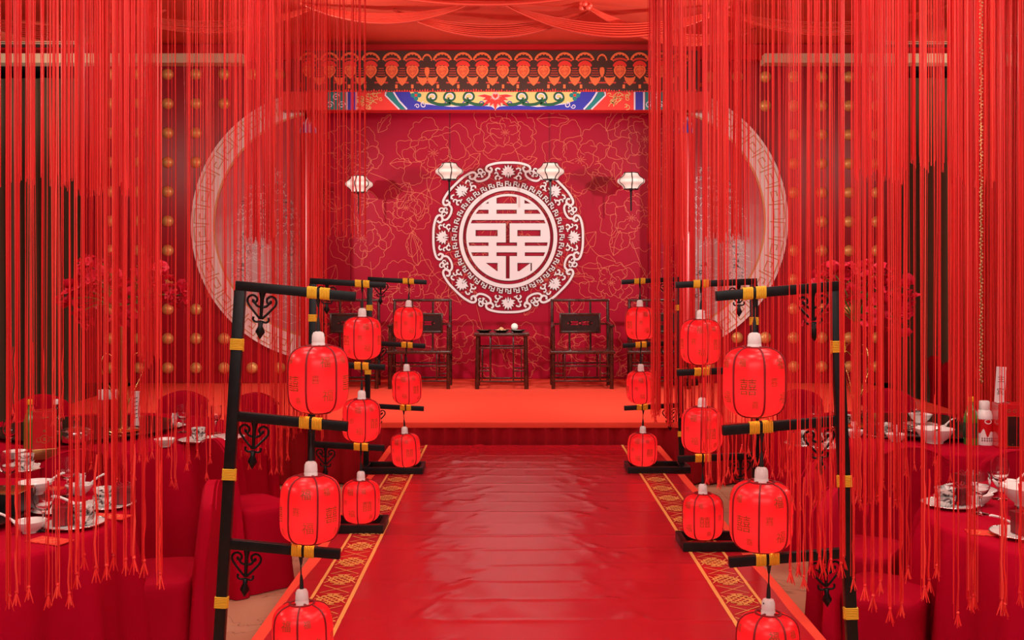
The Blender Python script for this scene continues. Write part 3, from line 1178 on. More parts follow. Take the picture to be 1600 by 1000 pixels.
for k in range(4):
    stripe.strip([(-6.5 + k * .9, 26 + k * 3.6), (6.5 - k * .9, 26 + k * 3.6)], 1.1, nm, 0, .0025)
str_me = stripe.mesh('bracket_stripes', M['rust'], 0)
rect_me = MB().poly([(-1.9, 5.5), (1.9, 5.5), (1.9, 11.5), (-1.9, 11.5)], nm, 0, .005).mesh('bracket_block', M['orange'], 0)
axes = [482, 514.3, 546.5, 578.7, 611.8, 644.2, 690.8, 723.3, 753.2, 785.7, 817.9, 849.8, 882.6, 914.2, 968.9, 999.9, 1032, 1064]
for px in axes:
    l_ = (gx(px, YBN) - bo, 0, 0)
    link('bracket_arch', arch_me, ban, l_)
    link('bracket_cap', cap_me, ban, l_)
    link('bracket_band', band_me, ban, l_)
    s_ = link('bracket_shield', shield_me, ban, l_)
    link('shield_lines', det_me, s_)
for px in (667, 941):
    o = link('bracket_arch', arch_me, ban, (gx(px, YBN) - bo, 0, .06))
    o.scale = (.55, 1, .85)
    o = link('bracket_shield', shield_me, ban, (gx(px, YBN) - bo, 0, .05))
    o.scale = (.4, 1, .8)
for a, b in zip(axes[:-1], axes[1:]):
    mids = [(a + b) / 2] if b - a < 40 else [a + 16, b - 16]
    for m_ in mids:
        l_ = (gx(m_, YBN) - bo, 0, 0)
        link('bracket_pendant', low_me, ban, l_)
        link('bracket_stripes', str_me, ban, l_)
for px in (619, 644, 684, 716, 763, 786, 809, 857, 882, 908, 975, 1000, 570, 545):
    link('bracket_block', rect_me, ban, (gx(px, YBN) - bo, 0, 0))
q = MB()
for x in range(474, 1090, 4):
    hgt = rng.uniform(1.6, 5.2)
    q.poly([(x - 783, .2), (x - 779.2, .2), (x - 780.6, hgt), (x - 781.6, hgt)], nm, 0, .003)
stuff(q.build('fringe_print', M['redprint'], ban, smooth=0))
q = MB()
for a, b in zip(axes[:-1], axes[1:]):
    q.strip([(a - 783 + 6, 14.5), (b - 783 - 6, 14.5)], 2.4, nm, 0, .002)
q.build('rail_print', M['rust'], ban, smooth=0)

# ================================================================== CEILING SWAGS
def swag(name, A, B, sag, width, depth, nf, label, seed):
    """gathered cloth hung between two points: nf round folds side by side across its width"""
    A, B = Vector(A), Vector(B)
    r = random.Random(seed)
    NS, per = 44, 8
    vs, fs = [], []
    d = (B - A)
    d.z = 0
    d.normalize()
    side = Vector((-d.y, d.x, 0))
    nc = nf * per
    off = [r.uniform(-.25, .25) for _ in range(nf + 1)]
    for i in range(NS + 1):
        t = i / NS
        p = A.lerp(B, t)
        g = sin(PI * t) ** .75                       # opens from the gathered ends
        for k in range(nc + 1):
            u = k / nc
            w = (u - .5) * width * (.12 + .88 * g)
            drop = sag * 4 * t * (1 - t) * (.72 + .56 * u)
            fold = abs(sin(PI * u * nf + off[int(u * nf) if u < 1 else nf])) * .085 * (.4 + .6 * g)
            q_ = p + side * w * .35
            vs.append((q_.x, q_.y - depth * (u - .5) * g - fold, p.z - drop + w * .25 - width * .5 * u * g * .9))
    for i in range(NS):
        for k in range(nc):
            a = i * (nc + 1) + k
            fs.append((a, a + 1, a + nc + 2, a + nc + 1))
    o = MB().add(vs, fs).build(name, M['swag'], smooth=60)
    sm = o.modifiers.new('thickness', 'SOLIDIFY')
    sm.thickness = .012
    tag(o, label, 'swag', 'red ceiling swags')
    return o


swag('ceiling_swag', (gx(470, 12.1), 12.1, 4.98), (gx(735, 12.1), 12.1, 4.98), .10, .40, .2, 7,
     'red ceiling swag hanging over the second and third eaves brackets, ending at the middle swag', 1)
swag('ceiling_swag', (gx(615, 12.4), 12.4, 4.98), (gx(925, 12.4), 12.4, 4.98), .17, .42, .2, 7,
     'lowest red ceiling swag sagging above the middle of the eaves banner', 2)
swag('ceiling_swag', (gx(785, 12.1), 12.1, 4.98), (gx(1140, 12.1), 12.1, 4.94), .24, .30, .2, 6,
     'red ceiling swag crossing below the gathered knot towards the long curtains', 3)
swag('ceiling_swag', (gx(912, 12.15), 12.15, 4.98), (gx(1180, 12.6), 12.6, 4.80), .20, .32, .2, 6,
     'red ceiling swag that starts at the gathered knot and runs down behind the others', 4)
swag('ceiling_swag', (gx(620, 11.85), 11.85, 4.98), (gx(900, 11.85), 11.85, 4.98), .06, .12, .2, 5,
     'shallow red ceiling swag nearest the viewer at the top edge', 5)
swag('ceiling_swag', (gx(150, 12.2), 12.2, 4.98), (gx(500, 12.2), 12.2, 4.98), .2, .3, .2, 7,
     'red ceiling swag behind the long curtains above the left moon window', 6)
swag('ceiling_swag', (gx(-80, 12.2), 12.2, 4.98), (gx(260, 12.4), 12.4, 4.98), .24, .3, .2, 7,
     'red ceiling swag behind the long curtains in the far left corner', 7)
swag('ceiling_swag', (gx(1110, 12.3), 12.3, 4.98), (gx(1480, 12.2), 12.2, 4.98), .2, .3, .2, 7,
     'red ceiling swag behind the long curtains above the right moon window', 8)
kn = MB()
for k in range(7):
    a = k * .9
    kn.ball((.05 * cos(a), .03 * sin(a), -.02 + .03 * sin(a * 2)), .035, 8)
tag(kn.build('swag_knot', M['swag'], loc=(gx(915, 12.1), 12.08, 4.97)), 'gathered red knot of cloth where two ceiling swags meet', 'knot')

# ================================================================== AISLE
AX0, AX1 = -1.21, 1.47
rw = thing('raised_aisle', 'raised aisle platform covered in red felt under the shiny runner', 'platform', (.13, 2.2, FZ))
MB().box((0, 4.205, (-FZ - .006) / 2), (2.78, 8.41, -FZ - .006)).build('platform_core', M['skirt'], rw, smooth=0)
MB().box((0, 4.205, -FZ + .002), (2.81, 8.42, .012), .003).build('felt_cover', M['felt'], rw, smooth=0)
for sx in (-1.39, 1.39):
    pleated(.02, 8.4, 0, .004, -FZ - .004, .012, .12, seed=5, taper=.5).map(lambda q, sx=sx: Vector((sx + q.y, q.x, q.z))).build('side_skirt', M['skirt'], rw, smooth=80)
rn = thing('aisle_runner', 'shiny red plastic aisle runner with gold knot borders and creases', 'runner', (0, 2.2, .009))
vs, fs = [], []
NX, NY = 100, 420
L_ = 10.62 - 2.2


def crease(x, y):
    """the plastic sheet: straight fold lines across it and two lengthwise bands of slanting wrinkles"""
    e = min(1, max(0, min(x - AX0, AX1 - x) / .12))
    z = .004 * noise.noise(Vector((x * 1.2, y * 1.1, 0)))
    q = (y + .012 * noise.noise(Vector((x * 2, y * .3, 2)))) / .34
    fq = abs(q - round(q)) * .34
    k = noise.noise(Vector((x * .9, round(q) * 3.1, 7)))
    z += (.0035 + .003 * k) * max(0, 1 - fq / .03)
    for cx, s_ in ((-.42, 1), (.62, -1)):
        b = math.exp(-((x - cx - .08 * noise.noise(Vector((y * .7, cx, 0)))) / .24) ** 2)
        w = noise.noise(Vector(((x * s_ - y * .55) * 11, (x * s_ + y) * 3.2, cx)))
        z += b * .013 * max(0, w) ** 1.3 * 1.6
    w = noise.noise(Vector(((x + y * .4) * 5, (x - y) * 2.2, 4)))
    z += .004 * max(0, w)
    return max(0.0, .003 + z * (.3 + .7 * e))


for j in range(NY + 1):
    y = L_ * j / NY
    for i in range(NX + 1):
        x = AX0 + (AX1 - AX0) * i / NX
        xe = x + (.03 * noise.noise(Vector((0 if i == 0 else 5, y * 1.3, 0))) if i in (0, NX) else 0)
        vs.append((xe, y, crease(x, y)))
for j in range(NY):
    for i in range(NX):
        a = j * (NX + 1) + i
        fs.append((a, a + 1, a + NX + 2, a + NX + 1))
MB().add(vs, fs).build('sheet', M['runner'], rn, smooth=80)


def rmap(u, v, h):
    return Vector((u, v, crease(u, v) + .0022 + h))


for s_, (ia, oa) in ((-1, (-.885, -1.10)), (1, (1.14, 1.35))):
    b = MB()
    for xx, w in ((ia, .022), (oa, .018)):
        b.strip([(xx, .02 + (L_ - .04) * i / 420) for i in range(421)], w, rmap, 0, 0)
    b.build('border_line', M['goldprint'], rn, smooth=0)
    cxx = (ia + oa) / 2
    hw = abs(oa - ia) / 2 - .016
    lay = [0]

    def fl_(u, v, h):
        lay[0] += 1
        return Vector((u, v, .0009 * ((lay[0] * 7 // 10) % 11) / 11))
    ku = MB()
    for k in range(-2, 3):                            # endless knot: woven diagonals inside looped edges
        o = k * .020
        e_ = .046 - abs(k) * .005
        ku.strip([(o - e_, -e_ * 1.15 - o * 1.15), (o + e_, e_ * 1.15 - o * 1.15)], .0085, fl_, 0, 0)
        ku.strip([(o - e_, e_ * 1.15 + o * 1.15), (o + e_, -e_ * 1.15 + o * 1.15)], .0085, fl_, 0, 0)
    for k in range(12):
        a = 2 * PI * (k + .5) / 12
        ku.strip(arc(.062 * cos(a), .070 * sin(a), .012, 0, 360, 8), .006, fl_, 0, 0)
    for sg in (-1, 1):                                # rays and zigzags
        for dv in (.030, .0, -.030):
            ku.strip([(sg * .066, dv), (sg * hw * .98, dv * 2.2)], .008, fl_, 0, 0)
        ku.strip([(-sg * .035, .088), (sg * hw * .90, .112), (-sg * hw * .90, .248), (sg * .035, .272)], .0075, fl_, 0, 0)
    y = .16
    while y < L_ - .3:
        m_ = MB().add(ku.v, ku.f).map(lambda p: Vector((p.x + cxx, p.y + y, crease(p.x + cxx, p.y + y) + .0022 + p.z)))
        m_.build('endless_knot', M['goldprint'], rn, smooth=0)
        y += .36

# ================================================================== RED LANTERNS ON THEIR STANDS
words = {c: text_mesh_data(c) for c in ('福', '喜', '囍', '主', '宾')}
LR, LH = .133, .295           # radius, height of the shade


def lprof(n=22, k=4.6):
    """rounded barrel outline"""
    o = []
    for i in range(n + 1):
        t = -1 + 2 * i / n
        t = t * .5 * (3 - t * t) * .985
        r = (1 - abs(t) ** k) ** (1 / 2.9)
        o.append((LR * max(r, .44), t * LH / 2))
    return o


PROF = lprof()


def lobes(a):
    x = (a * 6 / (2 * PI)) % 1
    return 1 - .035 + .035 * sin(PI * x) ** .8 * 1.15


def prof_r(z):
    for (r0, z0), (r1, z1) in zip(PROF[:-1], PROF[1:]):
        if z0 <= z <= z1:
            return r0 + (r1 - r0) * (z - z0) / max(1e-6, z1 - z0)
    return PROF[-1][0]


lan0 = thing('red_lantern', 'x', 'lantern', (0, 0, 0), group='red ribbed lanterns along the aisle')
MB().lathe(PROF, 60, lobes=lobes, cap=False).build('shade', M['shade'], lan0, smooth=70)
rib_me = MB().tube([((r * .972) + .0012, 0, z) for r, z in PROF], .0044, 6).mesh('rib', M['rib'])
for k in range(6):
    link('rib', rib_me, lan0, rot=(0, 0, PI / 3 * k))
zt = LH / 2
MB().tube([(.053 * cos(a), .053 * sin(a), zt - .001) for a in [2 * PI * i / 24 for i in range(24)]], .005, 6, closed=True).build('rim', M['rib'], lan0)
MB().tube([(.053 * cos(a), .053 * sin(a), -zt + .001) for a in [2 * PI * i / 24 for i in range(24)]], .005, 6, closed=True).build('rim', M['rib'], lan0)
MB().bar((-.05, 0, zt), (.05, 0, zt), .008).bar((0, -.05, zt), (0, .05, zt), .008).build('cross_bar', M['rib'], lan0, smooth=0)
cp = MB().lathe([(.026, zt - .012), (.030, zt - .008), (.030, zt + .010), (.0285, zt + .013), (.0285, zt + .016), (.029, zt + .02), (.0275, zt + .047), (.022, zt + .058), (.010, zt + .063), (.004, zt + .064)], 24)
cap_o = cp.build('lamp_cap', M['white'], lan0)
MB().cyl((.0275, -.008, zt + .045), (.029, -.009, zt + .045), .004, 8).build('cap_hole', M['black'], cap_o)
MB().tube([(0, 0, zt + .062), (0, 0, zt + .10), (.001, 0, zt + .125)], [.0095, .008, .0045], 10).build('cord_grip', M['cordm'], lan0)
CORD = .232 - LH * 0          # arm underside sits this far over the shade's top
MB().tube([(.001, 0, zt + .12), (.002, .001, zt + .16), (.001, 0, zt + .215)], .0032, 8).tube([(0, 0, zt + .17), (0, 0, zt + .21)], [.005, .011], 8).build('cord', M['cordm'], lan0)
# printed lucky characters, wrapped round the silk
def wrap_print(word, a, z, s):
    vs, fs = words[word]
    if not vs:
        return
    pts = []
    for u, v in vs:
        zz = z + v * s
        r = prof_r(zz)
        an = a + u * s / LR
        r = r * lobes(an) + .0011
        pts.append((r * cos(an), r * sin(an), zz))
    MB().add(pts, fs).build('lucky_character', M['print'], lan0, smooth=0)


r = random.Random(4)
for k in range(6):
    a = PI / 3 * (k + .5)
    if k % 2 == 0:
        wrap_print('福', a + .12, .085, .05)
        wrap_print('喜', a - .2, .01, .04)
        wrap_print('福', a + .2, -.06, .055)
    else:
        wrap_print('囍', a, -.01, .075)
        wrap_print('福', a - .2, .09, .035)
        wrap_print('喜', a + .22, -.085, .035)
MB().ball((0, 0, .02), .03, 12).build('bulb', M['white'], lan0)


def rope_wrap(a, b, w, d, turns, parent, lean):
    """turns of cord round a bar from a to b (w, d = the bar's section)"""
    a, b = Vector(a), Vector(b)
    ax = (b - a).normalized()
    ref = Vector((0, 1, 0))
    x = ref.cross(ax).normalized()
    pts = []
    n = turns * 16
    rad = (b - a).length / turns * .54
    for i in range(n + 1):
        an = 2 * PI * i / 16
        c_, s_ = cos(an), sin(an)
        k = 1 / max(abs(c_), abs(s_)) ** .75
        pts.append(a.lerp(b, i / n) + x * (c_ * k * (w / 2 + rad * .7)) + ref * (s_ * k * (d / 2 + rad * .7)))
    m_ = MB().tube(pts, rad, 5)
    m_.map(lean)
    return m_.build('rope_wrap', M['rope'], parent, smooth=80)


def lantern_stand(x, y, dirx, lean, droop, label, lan_names, tilt=(0, 0, 0), base_off=0.0, sc=1.0, spin=0.0, lofs=(0, 0, 0)):
    st_ = thing('lantern_stand', label, 'lantern stand', (x, y, .012), group='black lantern stands along the aisle')
    D = dirx

    def ln(p):
        p = Vector(p)
        k = max(0, p.z - .06)
        return Vector((D * (p.x + lean * k - 0), p.y, p.z - droop * max(0, p.x) * (1 if p.z > .3 else 0) - (lean * p.x if p.z > .3 else 0)))

    def put(mb, name, m, parent=st_, smooth=30):
        mb.map(ln)
        if D < 0:
            mb.f = [f[::-1] for f in mb.f]
        return mb.build(name, m, parent, smooth)
    put(MB().box((0, 0, .875), (.048, .036, 1.67), .003), 'post', M['black'])
    # base frame on the floor
    for c_, sz in (((.245 + base_off, -.14, .03), (.56, .035, .058)), ((.245 + base_off, .14, .03), (.56, .035, .058)),
                   ((-.02 + base_off, 0, .03), (.035, .245, .056)), ((.508 + base_off, 0, .03), (.035, .245, .056))):
        put(MB().box(c_, sz, .003), 'base_bar', M['black'])
    put(MB().box((0, 0, .03), (.06, .245, .05), .003), 'foot_bar', M['black'])
    for zi, z in enumerate((1.730, 1.155, .590)):
        put(MB().box((.245, 0, z), (.53, .034, .042), .003), 'arm', M['black'])
        # wrought scroll bracket in the corner under the arm
        zt_ = z - .02
        cx = .098
        bk = MB()
        bk.tube([(cx, 0, zt_), (cx, 0, zt_ - .03), (cx, 0, zt_ - .12)], [.016, .009, .007], 8)
        for s_ in (-1, 1):
            P = [(cx + s_ * .004, -.118), (cx + s_ * .035, -.085), (cx + s_ * .062, -.050), (cx + s_ * .060, -.026), (cx + s_ * .040, -.016),
                 (cx + s_ * .022, -.028), (cx + s_ * .026, -.046), (cx + s_ * .040, -.044), (cx + s_ * .038, -.034)]
            bk.tube([(u, 0, zt_ + v) for u, v in smooth_pts(P, 4)], .0052, 6)
            P = [(cx + s_ * .040, -.036), (cx + s_ * .022, -.060), (cx, -.066)]
            bk.tube([(u, 0, zt_ + v) for u, v in smooth_pts(P, 4)], .0055, 6)
            P = [(cx, -.128), (cx + s_ * .022, -.132), (cx + s_ * .034, -.124), (cx + s_ * .033, -.110)]
            bk.tube([(u, 0, zt_ + v) for u, v in smooth_pts(P, 4)], .005, 6)
        bk.lathe([(.002, -.062), (.022, -.03), (.010, -.004), (.012, .012), (.004, .02)], 8, (cx, 0, zt_ - .145))
        put(bk, 'scroll_bracket', M['black'], smooth=60)
        # ropes: a pair round the arm by the hook, one round the post
        hx = .345
        for ox in (-.028, .028):
            o = rope_wrap((hx + ox - .022, 0, z), (hx + ox + .022, 0, z), .042, .034, 6, st_, ln)
        rope_wrap((0, 0, z - .285), (0, 0, z - .235), .048, .036, 7, st_, ln)
        p = ln((hx, 0, z - .021))
        put(MB().tube([(hx, 0, z + .026), (hx, 0, z - .03)], .007, 8), 'hook', M['cordm'])
        l_ = dup(lan0, (x + p.x + lofs[0], y - .0, p.z + .012 - .215 - LH / 2 + .004), (tilt[zi] * .6, tilt[zi], spin + zi * 1.7), lan_names[zi])
        # a lamp burns inside each lantern
        d = bpy.data.lights.new('lantern_lamp', 'POINT')
        d.energy, d.color, d.shadow_soft_size = LAMP_W, (1, 0.62, 0.42), .035
        lo = bpy.data.objects.new('lantern_lamp', d)
        COL.objects.link(lo)
        lo.location = (l_.location.x, l_.location.y, l_.location.z - .035)
    return st_


LAMP_W = .9
STN = [(-1.302, 4.535, 1, .060, .035, 'nearest black lantern stand on the left of the aisle, its post leaning inward',
        ('upper red lantern on the nearest left stand, with faint gold bars', 'middle red lantern on the nearest left stand, above the aisle border',
         'lowest red lantern on the nearest left stand, cut by the bottom edge'), (0, .03, .02), 0, .30),
       (-1.406, 7.164, 1, .008, .050, 'second black lantern stand on the left of the aisle, in front of the stage',
        ('upper red lantern on the second left stand, in front of the outer stage chair', 'middle red lantern on the second left stand, before the stage edge',
         'lowest red lantern on the second left stand, just above its black base'), (0, .01, 0), 0, .22),
       (-1.316, 9.23, 1, .022, .035, 'third black lantern stand on the left, closest to the stage skirt',
        ('upper red lantern on the third left stand, in front of the inner left armchair', 'middle red lantern on the third left stand, below the armchair seat',
         'lowest red lantern on the third left stand, before the stage skirt'), (.02, -.03, .04), 0, .12),
       (1.465, 4.39, -1, .049, .035, 'nearest black lantern stand on the right of the aisle, behind red strings',
        ('upper red lantern on the nearest right stand, largest beside the strings', 'middle red lantern on the nearest right stand, with a bright sheen at its top',
         'lowest red lantern on the nearest right stand, cut by the bottom edge'), (0, -.02, -.02), 0, .62),
       (1.60, 6.71, -1, .01, .035, 'second black lantern stand on the right, mostly hidden by red strings',
        ('upper red lantern on the second right stand, half behind red strings', 'middle red lantern on the second right stand, before the stage edge',
         'lowest red lantern on the second right stand, printed with a large lucky character'), (0, .02, 0), -.02, -.35),
       (1.534, 9.26, -1, .02, .035, 'third black lantern stand on the right, closest to the stage skirt',
        ('upper red lantern on the third right stand, in front of the outer right armchair', 'middle red lantern on the third right stand, tilted, before the stage carpet',
         'lowest red lantern on the third right stand, before the stage skirt'), (0, -.10, -.02), -.02, .15)]
for a in STN:
    lantern_stand(a[0], a[1], a[2], a[3], a[4], a[5], a[6], a[7], a[8], spin=a[9])
for ch in list(lan0.children):
    for g in list(ch.children):
        bpy.data.objects.remove(g)
    bpy.data.objects.remove(ch)
bpy.data.objects.remove(lan0)

# ================================================================== IVORY PALACE LANTERNS OVER THE STAGE
wl = None
WS = .39 / 2
wprof = [(.30, -.115), (.52, -.112), (.56, -.095), (.70, -.06), (.96, -.025), (1.0, 0), (.96, .025), (.70, .06), (.56, .095), (.52, .112), (.30, .115)]
for k, (px, py, lab) in enumerate(((561, 288, 'ivory spindle lantern behind the short string curtain, left of the medallion'),
                                   (702, 268, 'ivory spindle lantern hanging over the upper left rim of the medallion'),
                                   (860, 268, 'ivory spindle lantern hanging over the upper right rim of the medallion'),
                                   (986, 283, 'ivory spindle lantern hanging by itself right of the medallion'))):
    Y = 14.45
    loc = at(px, Y, gz(py, Y))
    if wl is None:
        wl = thing('palace_lantern', lab, 'lantern', loc, group='ivory lanterns over the stage')
        wp = smooth_pts(wprof, 3)
        MB().lathe([(max(.03, r_ * WS), z) for r_, z in wp], 48, lobes=lambda a: 1 - .03 + .03 * abs(sin(3 * a))).build('silk_body', M['ivory'], wl, smooth=70)
        rm = MB().tube([(r_ * WS * .975 + .003, 0, z) for r_, z in wp], .0075, 6).mesh('rib', M['black'])
        for q in range(6):
            link('rib', rm, wl, rot=(0, 0, q * PI / 3 + .35))
        for z in (-.114, .114):
            MB().lathe([(.04, z - .006), (.105, z - .006), (.105, z + .006), (.04, z + .006)], 24).build('rim', M['black'], wl)
        MB().tube([(0, 0, -.11), (0, 0, -.20), (.002, 0, -.42)], [.014, .014, .011], 8).ball((0, 0, -.125), .026, 10).build('tassel', M['black'], wl)
        MB().cyl((0, 0, .115), (0, 0, 4.38 - loc.z), .0016, 6).build('string', M['black'], wl)
    else:
        dup(wl, loc, k * .4, lab)

# ================================================================== STAGE FURNITURE
def armchair(loc, rz, label):
    c = thing('armchair', label, 'armchair', loc, rz, 'dark rosewood armchairs on the stage')
    W, Dp = .84, .54              # chair faces -Y
    X, Yf, Yb = W / 2 - .03, -Dp / 2 + .03, Dp / 2 - .03
    wd_ = M['wood']
    for sx in (-1, 1):
        MB().tube([(sx * X, Yf, 0), (sx * X, Yf, .48), (sx * X, Yf + .01, .84)], [.026, .026, .021], 10).build('leg', wd_, c)
        MB().tube([(sx * X, Yb, 0), (sx * X, Yb, .5), (sx * (X - .005), Yb + .05, 1.17)], [.026, .026, .021], 10).build('leg', wd_, c)
        MB().tube([(sx * (X - .01), Yb + .02, .86), (sx * X, 0, .855), (sx * X, Yf - .02, .84), (sx * (X + .02), Yf - .05, .845)], [.019, .021, .021, .018], 10).build('armrest', wd_, c)
        MB().tube([(sx * (X - .005), -.03, .49), (sx * (X - .005), -.02, .85)], .013, 8).build('arm_spindle', wd_, c)
        MB().bar((sx * X, Yf, .105), (sx * X, Yb, .105), .03, .03, .006).build('side_rail', wd_, c)
        MB().bar((sx * X, Yf, .30), (sx * X, Yb, .30), .022, .022, .006).build('side_rail', wd_, c)
        MB().tube([(sx * .145, Yb + .012, .5), (sx * .145, Yb + .05, 1.17)], .015, 8).build('back_spindle', wd_, c)
    MB().box((0, 0, .49), (W + .03, Dp + .02, .045), .014).build('seat', wd_, c)
    MB().bar((-X - .02, Yb + .05, 1.17), (X + .02, Yb + .05, 1.17), .045, .04, .014).build('crest_rail', wd_, c)
    pn = MB()
    pw, ph, zc, yy = .285, .135, .855, Yb + .014
    pf = MB()
    for z in (zc - ph + .012, zc + ph - .012):
        pf.bar((-pw, yy, z), (pw, yy, z), .026, .035, .006)
    for x in (-pw + .012, pw - .012):
        pf.bar((x, yy, zc - ph), (x, yy, zc + ph), .026, .035, .006)
    # thin board with a pierced slot
    for (x0, x1, z0, z1) in ((-pw, -.17, zc - ph, zc + ph), (.17, pw, zc - ph, zc + ph), (-.17, .17, zc + .026, zc + ph), (-.17, .17, zc - ph, zc - .026)):
        pn.box(((x0 + x1) / 2, yy + .004, (z0 + z1) / 2), (x1 - x0, .012, z1 - z0))
    b = pn.build('back_panel', M['woodlight'], c, smooth=0)
    pf.build('panel_frame', wd_, b)
    fr = MB()
    fr.tube([(.025 * cos(t), yy, zc + .025 * sin(t)) for t in [2 * PI * i / 14 for i in range(14)]], .007, 6, closed=True)
    for s_ in (-1, 1):
        fr.bar((s_ * .03, yy, zc), (s_ * .13, yy, zc), .008)
        fr.tube([(s_ * x, yy, zc + z) for x, z in smooth_pts([(.17, .02), (.145, .018), (.125, 0), (.145, -.018), (.17, -.02)], 4)], .007, 6)
    fr.build('fretwork', M['black'], b)
    MB().bar((-X, Yb + .012, .845), (-pw + .01, Yb + .012, .845), .024).bar((pw - .01, Yb + .012, .845), (X, Yb + .012, .845), .024).build('back_rail', wd_, c)
    # front apron lattice
    for z, h in ((.305, .018), (.105, .034)):
        MB().bar((-X, Yf, z), (X, Yf, z), h, .022, .005).build('front_rail', wd_, c)
        MB().bar((-X, Yb, z), (X, Yb, z), h, .022, .005).build('rear_rail', wd_, c)
    for sx in (-1, 1):
        MB().bar((sx * .235, Yf, .12), (sx * .235, Yf, .47), .02, .02, .004).build('lattice_bar', wd_, c)
        MB().bar((sx * .235, Yf, .205), (sx * X, Yf, .205), .016, .016, .004).build('lattice_bar', wd_, c)
        MB().bar((sx * (X - .055), Yf, .31), (sx * (X - .055), Yf, .47), .014, .014, .003).build('lattice_bar', wd_, c)
        MB().bar((sx * .235, Yb, .12), (sx * .235, Yb, .47), .02, .02, .004).build('lattice_bar', wd_, c)
    return c


YC = 13.92
armchair((gx(655, 13.7), YC, SH), 0, 'rosewood armchair partly hidden by lanterns, left of the tea table')
armchair((gx(910, 13.7), YC, SH), 0, 'rosewood armchair in full view, right of the tea table')
armchair((gx(541, 13.7), YC, SH), radians(4), 'outer rosewood armchair half behind the string curtain and left lanterns')
armchair((gx(1033, 13.7), YC, SH), radians(-4), 'outer rosewood armchair behind the red strings and right lanterns')

tt = thing('tea_table', 'square rosewood tea table between the two inner armchairs', 'table', (gx(784, 13.7), YC - .03, SH))
TW, TD, TH = .68, .46, .745
MB().box((0, 0, TH - .02), (TW + .06, TD + .06, .04), .012).build('tabletop', M['wood'], tt)
for sx in (-1, 1):
    for sy in (-1, 1):
        MB().tube([(sx * (TW / 2 - .01), sy * (TD / 2 - .01), 0), (sx * (TW / 2 - .02), sy * (TD / 2 - .02), TH - .04)], [.03, .026], 10).build('leg', M['wood'], tt)
for sy in (-1, 1):
    y = sy * (TD / 2 - .015)
    for z, w in ((.10, .034), (.545, .022)):
        MB().bar((-TW / 2 + .02, y, z), (TW / 2 - .02, y, z), w, .022, .005).build('rail', M['wood'], tt)
    for sx in (-1, 1):
        MB().bar((sx * .155, y, .11), (sx * .155, y, .70), .02, .02, .004).build('lattice_bar', M['wood'], tt)
        MB().bar((sx * .155, y, .24), (sx * TW / 2 * .95, y, .24), .018, .018, .004).build('lattice_bar', M['wood'], tt)
        MB().bar((sx * .265, y, .54), (sx * .265, y, .11), .014, .014, .003).build('lattice_bar', M['wood'], tt)
for sx in (-1, 1):
    MB().bar((sx * (TW / 2 - .015), -TD / 2 + .02, .10), (sx * (TW / 2 - .015), TD / 2 - .02, .10), .03, .022, .005).build('rail', M['wood'], tt)
zt2 = SH + TH + .001


def dish(px, label, cat, rad):
    d = thing('plate', label, cat, (gx(px, 13.7), YC - .05, zt2))
    MB().lathe([(.01, .004), (rad * .55, .0), (rad * .62, .006), (rad, .03), (rad * .98, .034), (rad * .6, .012), (.01, .01)][::1], 28, cap=False).build('dish', M['black'] if rad < .2 else M['porcelain'], d)
    return d


d1 = dish(756, 'black plate of dark nuts on the tea table', 'plate', .11)
m_ = MB()
rr = random.Random(2)
for k in range(30):
    a, q = rr.uniform(0, 6.28), rr.uniform(0, .062)
    m_.ball((q * cos(a), q * sin(a), .018 + rr.uniform(0, .012)), .012, 6)
stuff(m_.build('nuts', M['food'], d1))
d2 = dish(783, 'black plate heaped with pale sweets, middle of the tea table', 'plate', .115)
m_ = MB()
for k in range(36):
    a, q = rr.uniform(0, 6.28), rr.uniform(0, .075)
    m_.ball((q * cos(a), q * sin(a), .022 + (.075 - q) * .55 * rr.uniform(.4, 1)), .017, 6, (1, 1, .7))
stuff(m_.build('sweets', M['biscuit'], d2))
d3 = dish(809, 'black plate of white sweets in front of the glass ball', 'plate', .11)
MB().lathe([(.01, .016), (.07, .016), (.078, .022), (.06, .03), (.01, .032)], 20).build('rice_cake', M['porcelain'], d3)
gb = thing('glass_ball', 'small iridescent glass ball at the back of the tea table', 'ornament', (gx(804, 13.9), YC + .13, zt2))
MB().ball((0, 0, .068), .047, 20).build('ball', M['ivory'], gb, smooth=80)
MB().lathe([(.035, 0), (.035, .008), (.02, .02), (.026, .026)], 20).build('foot', M['porcelain'], gb)

